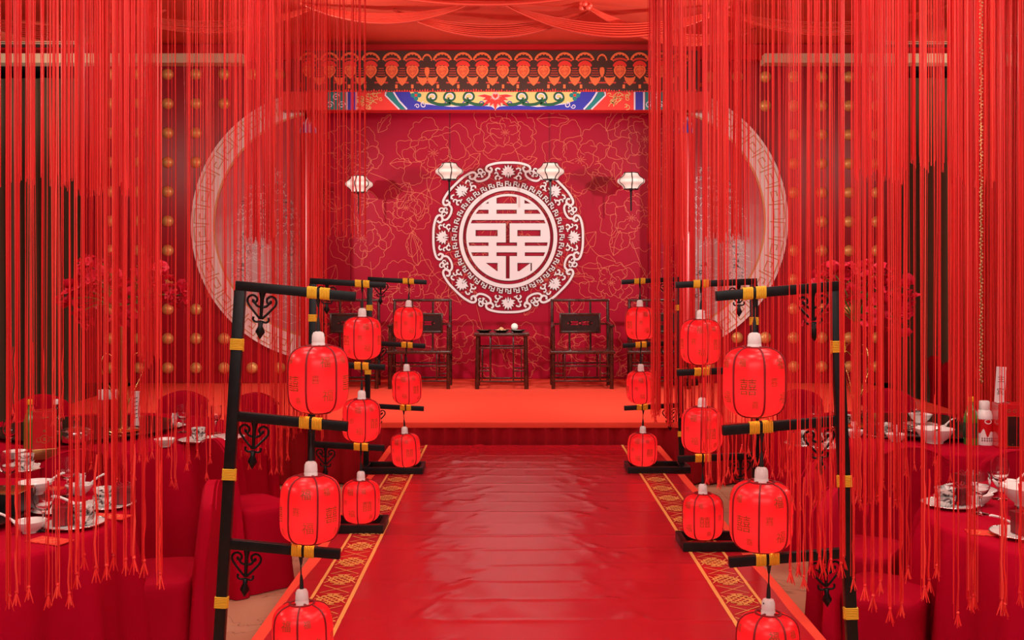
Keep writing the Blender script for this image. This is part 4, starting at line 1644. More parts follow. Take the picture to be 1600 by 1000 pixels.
# ================================================================== STRING CURTAINS
def string_curtain(x0, x1, Y, zbot, n, nb, label, seed, ztop=4.93, width=.0027, jitter=.25, depth=.03, knot=True, gather=.9, gz0=.5, group=None, zvar=.06, lean=0.0, tail=None, loose=.25):
    """threads hung from a rail: free above, gathered into knotted bundles lower down"""
    r = random.Random(seed)
    mb = MB()
    centres = sorted(x0 + (x1 - x0) * ((i + .5) / nb + r.uniform(-.35, .35) / nb) for i in range(nb))
    zb = [zbot + r.uniform(-zvar, zvar) for _ in range(nb)]
    if tail:
        zb = [tail(c) + r.uniform(-zvar, zvar) * .5 for c in centres]
    zs = [0, .3, gz0, gz0 + (1 - gz0) * .35, gz0 + (1 - gz0) * .7, .985, 1.0]
    wt = [r.uniform(.35, 1.7) for _ in range(nb)]
    sg = (x1 - x0) / nb
    for k in range(n):
        b = r.choices(range(nb), wt)[0]
        if r.random() < loose:
            xt = x0 + (x1 - x0) * r.random()
            b = min(range(nb), key=lambda i: abs(centres[i] - xt))
        else:
            xt = min(x1, max(x0, centres[b] + r.gauss(0, .20) * sg))
        xb = centres[b] + r.gauss(0, .0045)
        yt = Y + r.uniform(-depth, depth)
        yb = Y + r.uniform(-1, 1) * .01 + (b % 3 - 1) * depth * .5
        ze = zb[b] + r.uniform(-.02, .05)
        w = width * r.uniform(.6, 1.25)
        a0 = r.uniform(0, 2)
        gk = gather * r.uniform(.75, 1)
        sw = r.uniform(-1, 1) * .006
        ring = []
        vs, fs = [], []
        for i, t in enumerate(zs):
            g = (.25 + .75 * min(1, t / gz0) ** .8) * gk
            x = xt + (xb - xt) * g + sw * sin(t * 7 + a0) + lean * t
            y = yt + (yb - yt) * g
            z = ztop + (ze - ztop) * t
            for q in range(3):
                an = a0 + 2.0944 * q
                vs.append((x + w * .58 * cos(an), y + w * .58 * sin(an), z))
        for i in range(len(zs) - 1):
            for q in range(3):
                fs.append((3 * i + q, 3 * i + (q + 1) % 3, 3 * i + 3 + (q + 1) % 3, 3 * i + 3 + q))
        fs.append((2, 1, 0))
        L = 3 * (len(zs) - 1)
        fs.append((L, L + 1, L + 2))
        mb.add(vs, fs)
    if knot:
        for i in range(nb):
            c = centres[i] + lean
            y = Y + (i % 3 - 1) * depth * .5
            z = zb[i]
            tk = min(.0052, .0024 + .0003 * n / nb)
            tw = [(c + .003 * sin(q * 1.3 + i), y + .003 * cos(q * 1.3), z + .42 - q * .045) for q in range(10)]
            mb.tube(tw, [tk * (.7 + .3 * abs(sin(q * 1.9))) for q in range(10)], 6)
            mb.ball((c, y, z + .02), tk * 1.55, 8)
            for q in range(6):
                a = q * 1.047 + i
                s_ = r.uniform(.6, 1.2)
                mb.tube([(c, y, z + .018), (c + .008 * cos(a) * s_, y + .008 * sin(a), z - .01), (c + .016 * cos(a) * s_, y + .014 * sin(a), z - .034 * s_)], [.003, .0025, .0015], 4)
    o = mb.build('string_curtain', M['thread'], smooth=0)
    tag(o, label, 'string curtain', group, 'stuff')
    return o


# rail pipes the curtains hang from, under the ceiling
def curtain(pa, pb, Y, ybot, n, nb, label, seed, **kw):
    return string_curtain(gx(pa, Y), gx(pb, Y), Y, gz(ybot, Y), n, nb, label, seed, **kw)


# nearest rows, over the round tables
curtain(-40, 118, 3.60, 928, 42, 8, 'long string curtain hanging in front of the nearest left table, at the picture edge', 21, zvar=.03)
curtain(112, 250, 3.62, 892, 58, 9, 'long string curtain between the nearest left table and its chair', 22, zvar=.04, depth=.05)
curtain(1335, 1480, 3.72, 915, 44, 9, 'long string curtain before the chair backs beside the nearest right post', 23, zvar=.10, depth=.05)
curtain(1478, 1650, 3.74, 950, 38, 8, 'long string curtain hanging in front of the nearest right table', 24, zvar=.04, depth=.05)
curtain(1228, 1338, 4.12, 893, 48, 10, 'long string curtain crossing the arms of the nearest right stand', 25, zvar=.06, depth=.04)
# second rows
curtain(205, 332, 6.6, 735, 40, 13, 'long string curtain behind the nearest left table, before the gold vase', 26, zvar=.12, depth=.06)
curtain(128, 208, 6.62, 740, 100, 9, 'dense string curtain in front of the tall gold vase', 27, zvar=.06, depth=.05, gather=.4)
curtain(-30, 128, 6.62, 650, 40, 9, 'string curtain over the far left chair and the dark drape', 38, zvar=.06, depth=.05, gather=.9, gz0=.3)
curtain(298, 452, 8.0, 720, 105, 26, 'long string curtain in front of the left moon window', 28, zvar=.10, depth=.10, gather=.75)
curtain(425, 512, 9.75, 672, 150, 20, 'dense string curtain beside the left portal column', 29, zvar=.10, depth=.12, gather=.5, width=.0042)
curtain(1016, 1066, 8.85, 655, 120, 8, 'dense string curtain beside the right portal column', 30, zvar=.05, depth=.10, gather=.5, width=.0042)
curtain(1060, 1140, 9.75, 665, 100, 16, 'string curtain between the right portal column and its moon window', 31, zvar=.08, depth=.12, gather=.6, width=.0042)
curtain(1096, 1250, 6.25, 725, 84, 24, 'long string curtain in front of the right moon window', 32, zvar=.12, depth=.08)
curtain(1222, 1345, 6.0, 790, 46, 11, 'long string curtain behind the nearest right stand, before the flowers', 33, zvar=.10, depth=.06)
curtain(1338, 1412, 6.5, 770, 110, 9, 'dense string curtain beside the far right flower arrangement', 34, zvar=.08, depth=.06)
curtain(1405, 1490, 6.5, 740, 22, 6, 'sparse string curtain before the dark drape on the right', 35, zvar=.10, depth=.05)
curtain(1488, 1562, 8.1, 655, 300, 9, 'thick string curtain behind the green bottle and the name card', 36, zvar=.05, depth=.15, width=.005, gather=.3)
curtain(1556, 1680, 8.3, 660, 420, 12, 'thickest string curtain at the right picture edge behind the red carton', 37, zvar=.05, depth=.2, width=.005, gather=.3)
# short valances
curtain(-50, 122, 5.0, 288, 105, 16, 'short string valance in the upper left corner', 41, zvar=.02, knot=False, gather=.5, gz0=.9, width=.0034)
curtain(118, 206, 5.2, 302, 170, 10, 'short thick string valance next to the upper left corner one', 42, zvar=.02, knot=False, gather=.3, gz0=.9, width=.0036)
curtain(205, 248, 6.5, 560, 90, 5, 'narrow dense string strip beside the short thick valance', 43, zvar=.05, knot=False, gather=.2)
curtain(296, 420, 6.6, 470, 30, 12, 'string strip of middle length above the nearest left stand', 44, zvar=.06, knot=False, gather=.5)
curtain(384, 432, 9.0, 376, 130, 6, 'short dense string strip over the left moon window', 45, zvar=.02, knot=False, gather=.2, width=.0042)
curtain(508, 571, 9.8, 370, 70, 12, 'short string valance hanging before the left ivory lantern', 46, zvar=.01, knot=False, gather=.7, gz0=.9, width=.0042)
curtain(1012, 1062, 9.4, 380, 100, 7, 'short string strip over the right portal column', 47, zvar=.02, knot=False, gather=.3, width=.0042)
curtain(1064, 1172, 7.0, 375, 150, 20, 'short bright string valance over the right moon window', 48, zvar=.02, knot=False, gather=.3, width=.0042)
curtain(1336, 1412, 5.0, 280, 90, 9, 'short string valance over the right gold studs', 49, zvar=.02, knot=False, gather=.4, gz0=.9, width=.0032)
curtain(1404, 1488, 5.05, 262, 50, 9, 'short string valance over the dark drape on the right', 50, zvar=.02, knot=False, gather=.6, gz0=.9, width=.0042)
curtain(1486, 1552, 5.1, 290, 110, 7, 'short thick string valance beside the gold chain', 51, zvar=.015, knot=False, gather=.4, gz0=.9, width=.0034)

# gold bead chain
ch = thing('bead_chain', 'long gold bead chain hanging among the thick strings on the right', 'chain', (gx(1533, 7.6), 7.6, gz(600, 7.6)))
m_ = MB()
L_ = 4.93 - gz(600, 7.6)
k = 0
z = .02
while z < L_:
    a = k * .9
    m_.ball((.008 * cos(a), .008 * sin(a), z), .009, 6)
    m_.ball((-.008 * cos(a), -.008 * sin(a), z + .012), .007, 6)
    z += .027
    k += 1
stuff(m_.build('beads', M['fret'], ch))
MB().cyl((0, 0, 0), (0, 0, L_), .004, 6).build('chain_cord', M['goldmetal'], ch)

# lighting truss corner with a spot lamp, upper right
tr = thing('light_truss', 'steel lighting bar with a small spot lamp in the upper right corner', 'lighting bar', (gx(1560, 9.0), 9.0, gz(70, 9.0)))
for z in (.08, -.07):
    MB().cyl((-.35, 0, z), (.9, 0, z), .016, 10).build('tube_bar', M['steel'], tr)
for x in (-.3, 0, .3, .6):
    MB().cyl((x, 0, -.07), (x + .15, 0, .08), .009, 8).build('brace', M['steel'], tr)
sp = MB().lathe([(.05, -.10), (.075, -.09), (.08, .03), (.05, .09), (.02, .11)], 20).map(lambda p: Vector((p.x, p.z, p.y))).build('lamp_body', M['white'], tr, loc=(.26, -.14, .0))
MB().bar((.26, -.10, .06), (.26, 0, .1), .02).build('clamp', M['steel'], tr)
MB().cyl((-.23, .05, .0), (-.23, .05, 1.14), .02, 10).build('drop_pipe', M['steel'], tr)
for px, Y in ((1526, 8.6),):
    wl_ = thing('wall_sconce', 'small lit glass lamp hanging high behind the strings in the right corner', 'lamp', at(px, Y, gz(42, Y)))
    MB().lathe([(.02, -.14), (.045, -.12), (.05, .08), (.03, .13), (.01, .15)], 16).build('lamp_glass', mat('lit_lamp_glass', (.9, .85, .7), .3, emit=(1, .85, .6), estr=2.5), wl_)
    MB().lathe([(.03, .13), (.055, .15), (.05, .19), (.012, .22)], 16).build('lamp_top', M['goldmetal'], wl_)
    MB().cyl((0, 0, .2), (0, 0, 4.95 - gz(42, Y)), .008, 8).build('rod', M['goldmetal'], wl_)

# ================================================================== BANQUET TABLES
TZ = .752
# The hall furniture below is first placed as if level with the aisle, then enlarged about the camera point,
# which leaves its outline in the frame unchanged. It all stands on the hall floor, one step (FZ) below the raised aisle.
U = 1.222  # enlargement of the hall furniture about the camera
BEFORE = set(bpy.data.objects)


def banquet_table(c, R, label, cloth_label, seed):
    t = thing('banquet_table', label, 'table', (c[0], c[1], 0), group='round banquet tables')
    MB().lathe([(R - .02, .725), (R - .012, .728), (R - .012, .745), (R - .02, .748)], 64).build('tabletop', M['woodlight'], t)
    MB().lathe([(.30, 0), (.30, .03), (.06, .07), (.05, .68), (.2, .724)], 20).build('pedestal', M['black'], t)
    r = random.Random(seed)
    n = 240
    ph = [r.uniform(0, 6.28) for _ in range(4)]
    vs, fs = [], []
    prof = [(.02, TZ), (.5, TZ), (.93, TZ), (.985, TZ - .001), (1.003, TZ - .006), (1.009, TZ - .018), (1.012, TZ - .06), (1.016, TZ - .16), (1.022, TZ - .34), (1.03, .18), (1.036, .004)]
    for j, (q, z) in enumerate(prof):
        dn = max(0, (TZ - .02 - z) / TZ)
        for i in range(n):
            a = 2 * PI * i / n
            f = sin(a * 17 + ph[0] + 1.3 * sin(a * 3 + ph[1])) * .5 + sin(a * 29 + ph[2] + sin(a * 5)) * .22 + .25 * sin(a * 8 + ph[3])
            rr = R * q + (f + .45) * .10 * dn ** .45
            vs.append((rr * cos(a), rr * sin(a), z))
    for j in range(len(prof) - 1):
        for i in range(n):
            fs.append((j * n + i, j * n + (i + 1) % n, (j + 1) * n + (i + 1) % n, (j + 1) * n + i)[::-1])
    fs.append(tuple(range(n)))
    o = MB().add(vs, fs).build('tablecloth', M['cloth'], smooth=50, loc=(c[0], c[1], 0))
    tag(o, cloth_label, 'tablecloth', 'crimson floor-length tablecloths')
    ls = thing('lazy_susan', 'dark glass turntable disc in the middle of ' + cloth_label.split(' over ')[1], 'turntable', (c[0], c[1], TZ + .001))
    MB().lathe([(.12, 0), (.12, .02), (.1, .024)], 32).build('bearing', M['steel'], ls)
    MB().lathe([(.2, .024), (R * .60, .024), (R * .60 + .004, .028), (R * .60, .034), (.2, .034)], 96).build('glass_disc', M['tileglass'], ls)
    return c


T1L, T2L, T1R, T2R = (-2.62, 4.30), (-2.80, 6.75), (2.73, 4.26), (2.75, 6.85)
R1 = .95
banquet_table(T1L, R1, 'nearest left round banquet table under its cloth', 'crimson tablecloth over the nearest left banquet table', 1)
banquet_table(T2L, .93, 'round banquet table carrying the gold vase of flowers', 'crimson tablecloth over the table of the gold vase', 2)
banquet_table(T1R, .95, 'nearest right round banquet table under its cloth', 'crimson tablecloth over the nearest right banquet table', 3)
banquet_table(T2R, .93, 'round banquet table carrying the green bottle and the name card', 'crimson tablecloth over the table of the name card', 4)

# ================================================================== COVERED BANQUET CHAIRS
def sup(a, p):
    c_, s_ = cos(a), sin(a)
    k = (abs(c_) ** p + abs(s_) ** p) ** (-1 / p)
    return c_ * k, s_ * k


def chair_meshes(m):
    HT, HC = .865, .785
    n = 48
    vs, fs = [], []
    ts = [0, .12, .3, .5, .56, .65, .8, .92, .975, .995]
    for j, t in enumerate(ts):
        for i in range(n):
            cx, cy = sup(2 * PI * i / n, 5)
            zc = HC * t
            w = .215 + (.045 * (1 - zc / .45) if zc < .45 else -.012 * (zc - .45) / .4)
            if t > .97:
                w -= .010 * (t - .97) / .025
            d = .030 + (.03 * (1 - zc / .45) if zc < .45 else 0)
            if t > .97:
                d *= 1 - .35 * (t - .97) / .025
            x = cx * w
            top_ = HC + (HT - HC) * (1 - (x / .21) ** 2)
            z = top_ * t if t > .5 else HC * t + (top_ - HC) * t * max(0, (t - .3) / .2) if t > .3 else HC * t
            y = .205 + cy * d + .11 * max(0, z - .42) - .02 * (1 - cx * cx) * (1 if z > .45 else 0)
            vs.append((x, y, max(z, .004)))
    for j in range(len(ts) - 1):
        for i in range(n):
            fs.append((j * n + i, j * n + (i + 1) % n, (j + 1) * n + (i + 1) % n, (j + 1) * n + i))
    b = (len(ts) - 1) * n
    for i in range(n // 2):
        a0, a1 = b + i, b + i + 1
        c0, c1 = b + (n - i) % n, b + (n - i - 1) % n
        if a0 == c0:
            fs.append((a0, a1, c1))
        elif a1 == c1:
            fs.append((a0, a1, c0))
        else:
            fs.append((a0, a1, c1, c0))
    back = MB().add(vs, fs).mesh('back_cover', m, 50)
    vs, fs = [], []
    prof = [(1.10, .004), (1.04, .12), (.985, .30), (.99, .40), (1.0, .435), (.985, .458), (.94, .470), (.5, .474), (.02, .475)]
    for k, z in prof:
        for i in range(n):
            cx, cy = sup(2 * PI * i / n, 4.5)
            wv = 1 + (.025 * cos(8 * PI * i / n + PI) * (1 - z / .4) if z < .4 else 0)
            vs.append((cx * .212 * k * wv, cy * .165 * k * wv + .02 - .005, z))
    for j in range(len(prof) - 1):
        for i in range(n):
            fs.append((j * n + i, j * n + (i + 1) % n, (j + 1) * n + (i + 1) % n, (j + 1) * n + i))
    fs.append(tuple((len(prof) - 1) * n + i for i in range(n)))
    seat = MB().add(vs, fs).mesh('seat_cover', m, 50)
    seam = MB()
    P = [(-.198, .238 + .11 * .36, HC - .012)] + [(x, .205 + .032 + .11 * (HC + (HT - HC) * (1 - (x / .21) ** 2) - .42) - .018 * (1 - (x / .2) ** 2), HC - .006 + (HT - HC) * (1 - (x / .21) ** 2)) for x in [-.19 + .38 * i / 20 for i in range(21)]] + [(.198, .238 + .11 * .36, HC - .012)]
    seam.tube(P, .0035, 5)
    return back, seat, seam.mesh('seam', m, 60)


CB = chair_meshes(M['cover'])


def chair(bx, by, fx, fy, label, sc=1.0, me=None):
    """bx, by: middle of the back; (fx, fy): the way the sitter faces"""
    l = math.hypot(fx, fy)
    fx, fy = fx / l, fy / l
    rz = atan2(fy, fx) + PI / 2
    c = thing('banquet_chair', label, 'chair', (bx + fx * .22, by + fy * .22, 0), rz, 'red covered banquet chairs')
    c.scale = (1, 1, sc)
    for m_ in (me or CB):
        link(m_.name.split('.')[0], m_, c)
    return c


chair(-1.37, 4.62, -1, -.16, 'large red covered chair with rounded back, beside the nearest left post')
chair(-2.30, 5.48, -.1, 1, 'red covered chair back seen beyond the nearest left table, below the gold vase')
chair(-1.66, 5.82, .75, .66, 'red covered chair turned towards the stage, behind the nearest left post')
chair(-3.62, 7.88, .62, -.80, 'red covered chair behind the gold and red carton at the picture edge')
chair(-2.62, 8.12, -.1, -1, 'red covered chair beyond the gold vase table, behind the small goblets')
chair(-2.02, 8.0, -.4, -.9, 'red covered chair just behind the top of the nearest left post')
chair(1.41, 4.44, .86, -.50, 'red covered chair right behind the nearest right post, its rounded top under the rope wrap')
chair(1.54, 5.10, .86, -.5, 'red covered chair second behind the nearest right post, only its top rim clear')
chair(2.16, 5.56, .1, 1, 'red covered chair back below the stacked bowls on the far right table')
chair(2.68, 5.46, -.02, 1, 'red covered chair back below the green bottle and carton')
chair(3.04, 8.28, -.2, -1, 'red covered chair beyond the stacked bowls on the far right table')
chair(2.32, 8.22, .3, -1, 'red covered chair beyond the far right table, behind the flower vase')
chair(4.67, 10.8, 1, .1, 'dark red covered chair seen from the side against the drape, nearer the stage corner')
chair(4.79, 11.55, 1, -.1, 'dark red covered chair seen from the side against the drape, the farther one')

# ================================================================== TABLEWARE
def tp(px, py, z=TZ):
    Y = (H - z) * F / (py - HY)
    return gx(px, Y), Y, z + .001


def protos():
    P = {}
    g = thing('goblet', 'x', 'glass')
    MB().lathe([(.002, .004), (.031, .002), (.032, .004), (.008, .009), (.0045, .02), (.004, .05), (.006, .068), (.009, .074), (.024, .084), (.034, .105), (.0365, .125), (.035, .15), (.0325, .168),
                (.0315, .168), (.034, .15), (.0352, .125), (.0328, .106), (.023, .0865), (.004, .080)], 28, cap=False).build('bowl_and_stem', M['glass'], g, smooth=60)
    P['goblet'] = g
    b = thing('bowl', 'x', 'bowl')
    MB().lathe([(.026, .0), (.028, .0), (.029, .006), (.045, .018), (.060, .040), (.064, .048), (.062, .048), (.055, .037), (.040, .019), (.02, .011), (.004, .010)], 32).build('body', M['porcelain'], b, smooth=60)
    P['bowl'] = b
    s = thing('soup_spoon', 'x', 'spoon')
    m_ = MB()
    vs, fs = [], []
    n = 14
    for j, q in enumerate((1.0, .8, .45, .02)):
        for i in range(n):
            a = 2 * PI * i / n
            vs.append((.024 * q * cos(a), .017 * q * sin(a), .012 * q * q))
    for j in range(3):
        for i in range(n):
            fs.append((j * n + i, j * n + (i + 1) % n, (j + 1) * n + (i + 1) % n, (j + 1) * n + i))
    m_.add(vs, fs)
    m_.tube([(.018, 0, .011), (.04, 0, .022), (.07, 0, .034), (.095, 0, .038), (.104, 0, .036)], [.007, .0055, .005, .006, .004], 8)
    o = m_.build('scoop', M['porcelain'], s, smooth=60)
    sd = o.modifiers.new('thickness', 'SOLIDIFY')
    sd.thickness = .0025
    P['spoon'] = s
    p = thing('charger_plate', 'x', 'plate')
    MB().lathe([(.01, .003), (.07, .0), (.08, .002), (.118, .012), (.124, .014), (.122, .016), (.08, .0065), (.01, .006)], 48).build('dish', M['porcelain'], p, smooth=60)
    MB().tube([(.122 * cos(2 * PI * i / 48), .122 * sin(2 * PI * i / 48), .0148) for i in range(48)], .0028, 6, closed=True).build('silver_rim', M['steel'], p, smooth=80)
    P['plate'] = p
    c = thing('tea_cup', 'x', 'cup')
    MB().lathe([(.022, 0), (.024, 0), (.0245, .005), (.036, .012), (.042, .03), (.043, .042), (.0415, .042), (.040, .03), (.034, .014), (.004, .008)], 32).build('body', M['marbled'], c, smooth=60)
    P['cup'] = c
    f = thing('favor_box', 'x', 'box')
    MB().box((0, 0, .030), (.078, .078, .06), .003).build('box_body', M['maroon'], f, smooth=0)
    MB().box((0, 0, .066), (.084, .084, .022), .003).build('lid', M['maroon'], f, smooth=0)
    rb = MB().box((0, 0, .0395), (.018, .0862, .0765), .001).box((0, 0, .0395), (.0862, .018, .0765), .001)
    rb.tube([(0, 0, .078), (.018, .006, .094), (.03, .004, .088), (.02, 0, .079), (0, 0, .078)], .004, 6).tube([(0, 0, .078), (-.018, .006, .094), (-.03, .004, .088), (-.02, 0, .079), (0, 0, .078)], .004, 6)
    rb.build('ribbon', M['ribbon'], f, smooth=0)
    P['box'] = f
    e = thing('red_envelope', 'x', 'envelope')
    MB().box((0, 0, .002), (.085, .165, .004), .001).build('paper', M['envelope'], e, smooth=0)
    q = MB()
    q.strip([(-.036, .05), (0, .03), (.036, .05)], .003, lambda u, v, h: Vector((u, v, h)), .004, .0046)
    q.strip(arc(0, -.02, .022, 0, 360, 18), .003, lambda u, v, h: Vector((u, v, h)), .004, .0046)
    q.build('gold_print', M['goldprint'], e, smooth=0)
    P['envelope'] = e
    k = thing('napkin', 'x', 'napkin')
    vs, fs = [], []
    for j in range(9):
        for i in range(13):
            u, v = i / 12 - .5, j / 8 - .5
            vs.append((u * .03 + .012 * v + .006 * sin(i * 1.6), .008 * sin(i * 2.1 + j) + v * .02, .035 + (v + .5) * .07 + .008 * cos(i * 1.3)))
    for j in range(8):
        for i in range(12):
            a = j * 13 + i
            fs.append((a, a + 1, a + 14, a + 13))
    o = MB().add(vs, fs).build('cloth', M['paper'], k, smooth=80)
    sd = o.modifiers.new('thickness', 'SOLIDIFY')
    sd.thickness = .003
    P['napkin'] = k
    return P


PT = protos()
GRP = {'goblet': 'stemmed glasses', 'bowl': 'small white bowls', 'spoon': 'white soup spoons', 'plate': 'silver rimmed charger plates', 'cup': 'ink marbled tea cups',
       'box': 'maroon favour boxes', 'envelope': 'red envelopes', 'napkin': 'folded white napkins'}


def ware(kind, loc, rot, label, sc=1.0):
    o = dup(PT[kind], loc, rot, label)
    o['group'] = GRP[kind]
    if sc != 1:
        o.scale = (sc, sc, sc)
    return o


def off(l, dx=0, dy=0, dz=0):
    return (l[0] + dx, l[1] + dy, l[2] + dz)


# --- nearest left table
p = tp(116, 822)
ware('plate', p, 0, 'silver rimmed charger plate at the near edge of the nearest left table')
ware('box', off(p, -.045, .0, .008), .35, 'maroon favour box on the nearest charger plate, nearest left table')
c1 = off(p, .045, -.005, .0075)
ware('cup', c1, .4, 'lower ink marbled cup on the nearest charger plate, nearest left table', 1.05)
ware('cup', off(c1, 0, 0, .036), 1.4, 'upper ink marbled cup stacked on the nearest charger plate, nearest left table')
ware('spoon', off(c1, -.03, .0, .078), (0, 0, PI), 'white soup spoon laid over the nearest cup stack and favour box')
p = tp(47, 832)
ware('bowl', p, 0, 'small white bowl nearest the picture edge, in front of the near goblet', 1.0)
ware('spoon', off(p, -.03, -.02, .026), (0, -.25, PI + .2), 'white soup spoon resting in the bowl nearest the picture edge')
ware('goblet', tp(68, 830), 0, 'stemmed glass beside the nearest white bowl on the nearest left table', 1.07)
ware('envelope', tp(78, 846), 1.2, 'red envelope below the nearest charger plate on the nearest left table')
p = tp(167, 792)
ware('plate', p, 0, 'silver rimmed charger plate further along the right rim of the nearest left table')
c1 = off(p, -.01, -.01, .0075)
ware('cup', c1, .9, 'lower ink marbled cup on the second charger plate, nearest left table', 1.08)
ware('cup', off(c1, 0, 0, .037), 2.4, 'upper ink marbled cup stacked on the second charger plate, nearest left table', 1.03)
ware('box', off(p, .055, .045, .008), .2, 'maroon favour box on the second charger plate behind its cups, nearest left table')
ware('spoon', off(p, -.11, -.06, .014), (0, 0, 2.9), 'white soup spoon at the second charger plate, nearest left table')
ware('envelope', tp(172, 808), 1.35, 'red envelope below the second charger plate, nearest left table')
p = tp(124, 773)
ware('bowl', p, 0, 'small white bowl in the middle of the nearest left table with a napkin')
ware('napkin', off(p, .005, 0, -.012), .3, 'folded white napkin standing in the middle bowl of the nearest left table')
ware('spoon', off(p, .03, .0, .028), (0, -.3, .2), 'white soup spoon in the middle bowl of the nearest left table')
ware('goblet', tp(106, 776), 0, 'stemmed glass in front of the middle bowl on the nearest left table', 1.07)
p = tp(55, 773, TZ + .034)
ware('bowl', p, 0, 'wide white dish with a spoon on the glass turntable, nearest left table', 1.25)
ware('spoon', off(p, .04, .0, .036), (0, -.25, .1), 'white soup spoon in the wide dish on the turntable')
ware('goblet', tp(14, 768, TZ + .034), 0, 'stemmed glass at the picture edge behind the turntable rim', 1.07)
ware('envelope', tp(73, 764, TZ + .034), 1.5, 'red envelope beside the wide dish on the turntable')
ware('plate', tp(83, 800), 0, 'small charger plate half hidden behind the near goblet', .75)
bb = thing('lacquer_box', 'black lacquer box with gold edge on the turntable at the picture edge', 'box', tp(2, 800, TZ + .034))
MB().box((0, 0, .045), (.20, .16, .09), .006).build('box_body', M['black'], bb)
MB().box((0, 0, .092), (.205, .165, .008), .002).build('gold_edge', M['goldmetal'], bb)

# --- table with the gold vase
ct = thing('liquor_carton', 'tall red carton with gold foot and emblem on the gold vase table', 'carton', tp(70, 716), .42)
CH = .272
MB().box((0, 0, .06 + (CH - .06) / 2), (.125, .11, CH - .06), .002).build('carton_body', M['boxred'], ct, smooth=0)
MB().box((0, 0, .03), (.128, .113, .06), .002).build('gold_foot', M['goldmetal'], ct, smooth=0)
q = MB()
fm = lambda u, v, h: Vector((u, -.055 - h, v))
q.strip(arc(0, .115, .022, 0, 360, 20), .004, fm, 0, .001)
q.strip(arc(-.030, .112, .012, 60, 300, 14), .003, fm, 0, .001)
q.strip(arc(.030, .112, .012, 240, 480, 14), .003, fm, 0, .001)
q.poly([(-.012, .155), (.012, .155), (.006, .168), (-.006, .168)], fm, 0, .001)
q.poly([(-.008, .105), (.008, .105), (.008, .125), (-.008, .125)], fm, 0, .001)
q.strip([(-.02, .235), (.02, .235)], .005, fm, 0, .001)
q.build('gold_emblem', M['goldmetal'], ct, smooth=0)
q = MB()
fs_ = lambda u, v, h: Vector((.0625 + h, u, v))
q.strip([(-.04, .09), (-.04, .2), (0, .235), (.04, .2), (.04, .09)], .004, fs_, 0, .001)
q.strip(arc(0, .13, .02, 0, 360, 16), .004, fs_, 0, .001)
q.build('side_print', M['goldprint'], ct, smooth=0)


def bottle(name, loc, label, mbody, mcap, h, r, lab=None, flat=False):
    b = thing(name, label, 'bottle', loc)
    prof = [(r * .9, 0), (r, .008), (r, h * .50), (r * .92, h * .58), (r * .62, h * .74), (r * .36, h * .84), (r * .34, h * .90)]
    MB().lathe(smooth_pts(prof, 3), 28).build('body', mbody, b, smooth=70)
    MB().lathe([(r * .42, h * .895), (r * .44, h * .90), (r * .44, h * .985), (r * .38, h)], 20).build('cap', mcap, b)
    if lab:
        MB().lathe([(r * 1.012, h * .14), (r * 1.012, h * .46)], 28, cap=False).build('paper_label', lab, b)
    return b


gb_ = bottle('green_bottle', tp(47, 700), 'green bottle with yellow cap behind the red carton on the gold vase table', M['greenglass'], M['capyellow'], .29, .036)
bottle('white_cap_bottle', tp(88, 698), 'clear bottle with white cap behind the red carton', M['glass'], M['white'], .285, .034)
GV = tp(192, 674, TZ + .034)
for px, py, lab in ((286, 676, 'stemmed glass nearest the gold vase, on its right'), (337, 678, 'stemmed glass furthest right on the gold vase table'),
                    (16, 706, 'stemmed glass at the picture edge beside the green bottle')):
    ware('goblet', tp(px, py), 0, lab, 1.1)
ware('plate', tp(262, 668), 0, 'charger plate left of the first small goblet on the gold vase table')
ware('plate', tp(352, 686), 0, 'charger plate at the right rim of the gold vase table')
p = tp(310, 690)
ware('plate', p, 0, 'charger plate with cups between the two small goblets, gold vase table')
ware('cup', off(p, 0, 0, .008), 0, 'lower ink marbled cup between the two small goblets, gold vase table')
ware('cup', off(p, 0, 0, .044), 1, 'upper ink marbled cup between the two small goblets, gold vase table')
p = tp(34, 735)
ware('plate', p, 0, 'charger plate in front of the green bottle on the gold vase table')
ware('cup', off(p, 0.02, 0, .008), 0, 'lower ink marbled cup in front of the green bottle, gold vase table')
ware('cup', off(p, 0.02, 0, .044), 2, 'upper ink marbled cup in front of the green bottle, gold vase table')
ware('bowl', tp(24, 718), 0, 'small white bowl beside the green bottle on the gold vase table')
ware('bowl', tp(258, 698), 0, 'small white bowl under the goblet on the gold vase table')
ware('napkin', tp(272, 672), .5, 'folded white napkin beside the first small goblet, gold vase table')
pot = thing('chafing_pot', 'polished steel serving pot with lid beside the gold vase', 'pot', tp(118, 692, TZ + .034))
MB().lathe([(.05, 0), (.075, .01), (.085, .05), (.08, .07)], 28).build('pot_body', M['steel'], pot)
MB().lathe([(.084, .07), (.084, .076), (.05, .092), (.012, .098), (.012, .112), (.002, .114)], 28).build('lid', M['steel'], pot)
MB().tube([(.08, 0, .05), (.11, 0, .055), (.11, 0, .065), (.08, 0, .065)], .005, 6).tube([(-.08, 0, .05), (-.11, 0, .055), (-.11, 0, .065), (-.08, 0, .065)], .005, 6).build('handle', M['steel'], pot)
for k, (px, py, h) in enumerate(((162, 666, .24), (178, 664, .235))):
    tn = thing('napkin_tin', ('white and red tall tin left of the gold vase stem', 'white and red tall tin close against the gold vase stem')[k], 'tin', tp(px, py, TZ + .034), group='tall tins by the gold vase')
    MB().lathe([(.034, 0), (.035, .004), (.035, h * .72), (.034, h * .74)], 24).build('tin_body', M['boxred'], tn)
    MB().lathe([(.036, h * .74), (.0365, h * .745), (.0365, h * .98), (.034, h)], 24).build('lid', M['white'], tn)
nc = thing('paper_stand', 'white upright printed card right of the gold vase stem', 'card', tp(212, 668, TZ + .034), .15)
MB().box((0, 0, .12), (.055, .006, .235), .002).build('card', M['paper'], nc, smooth=0)
q = MB()
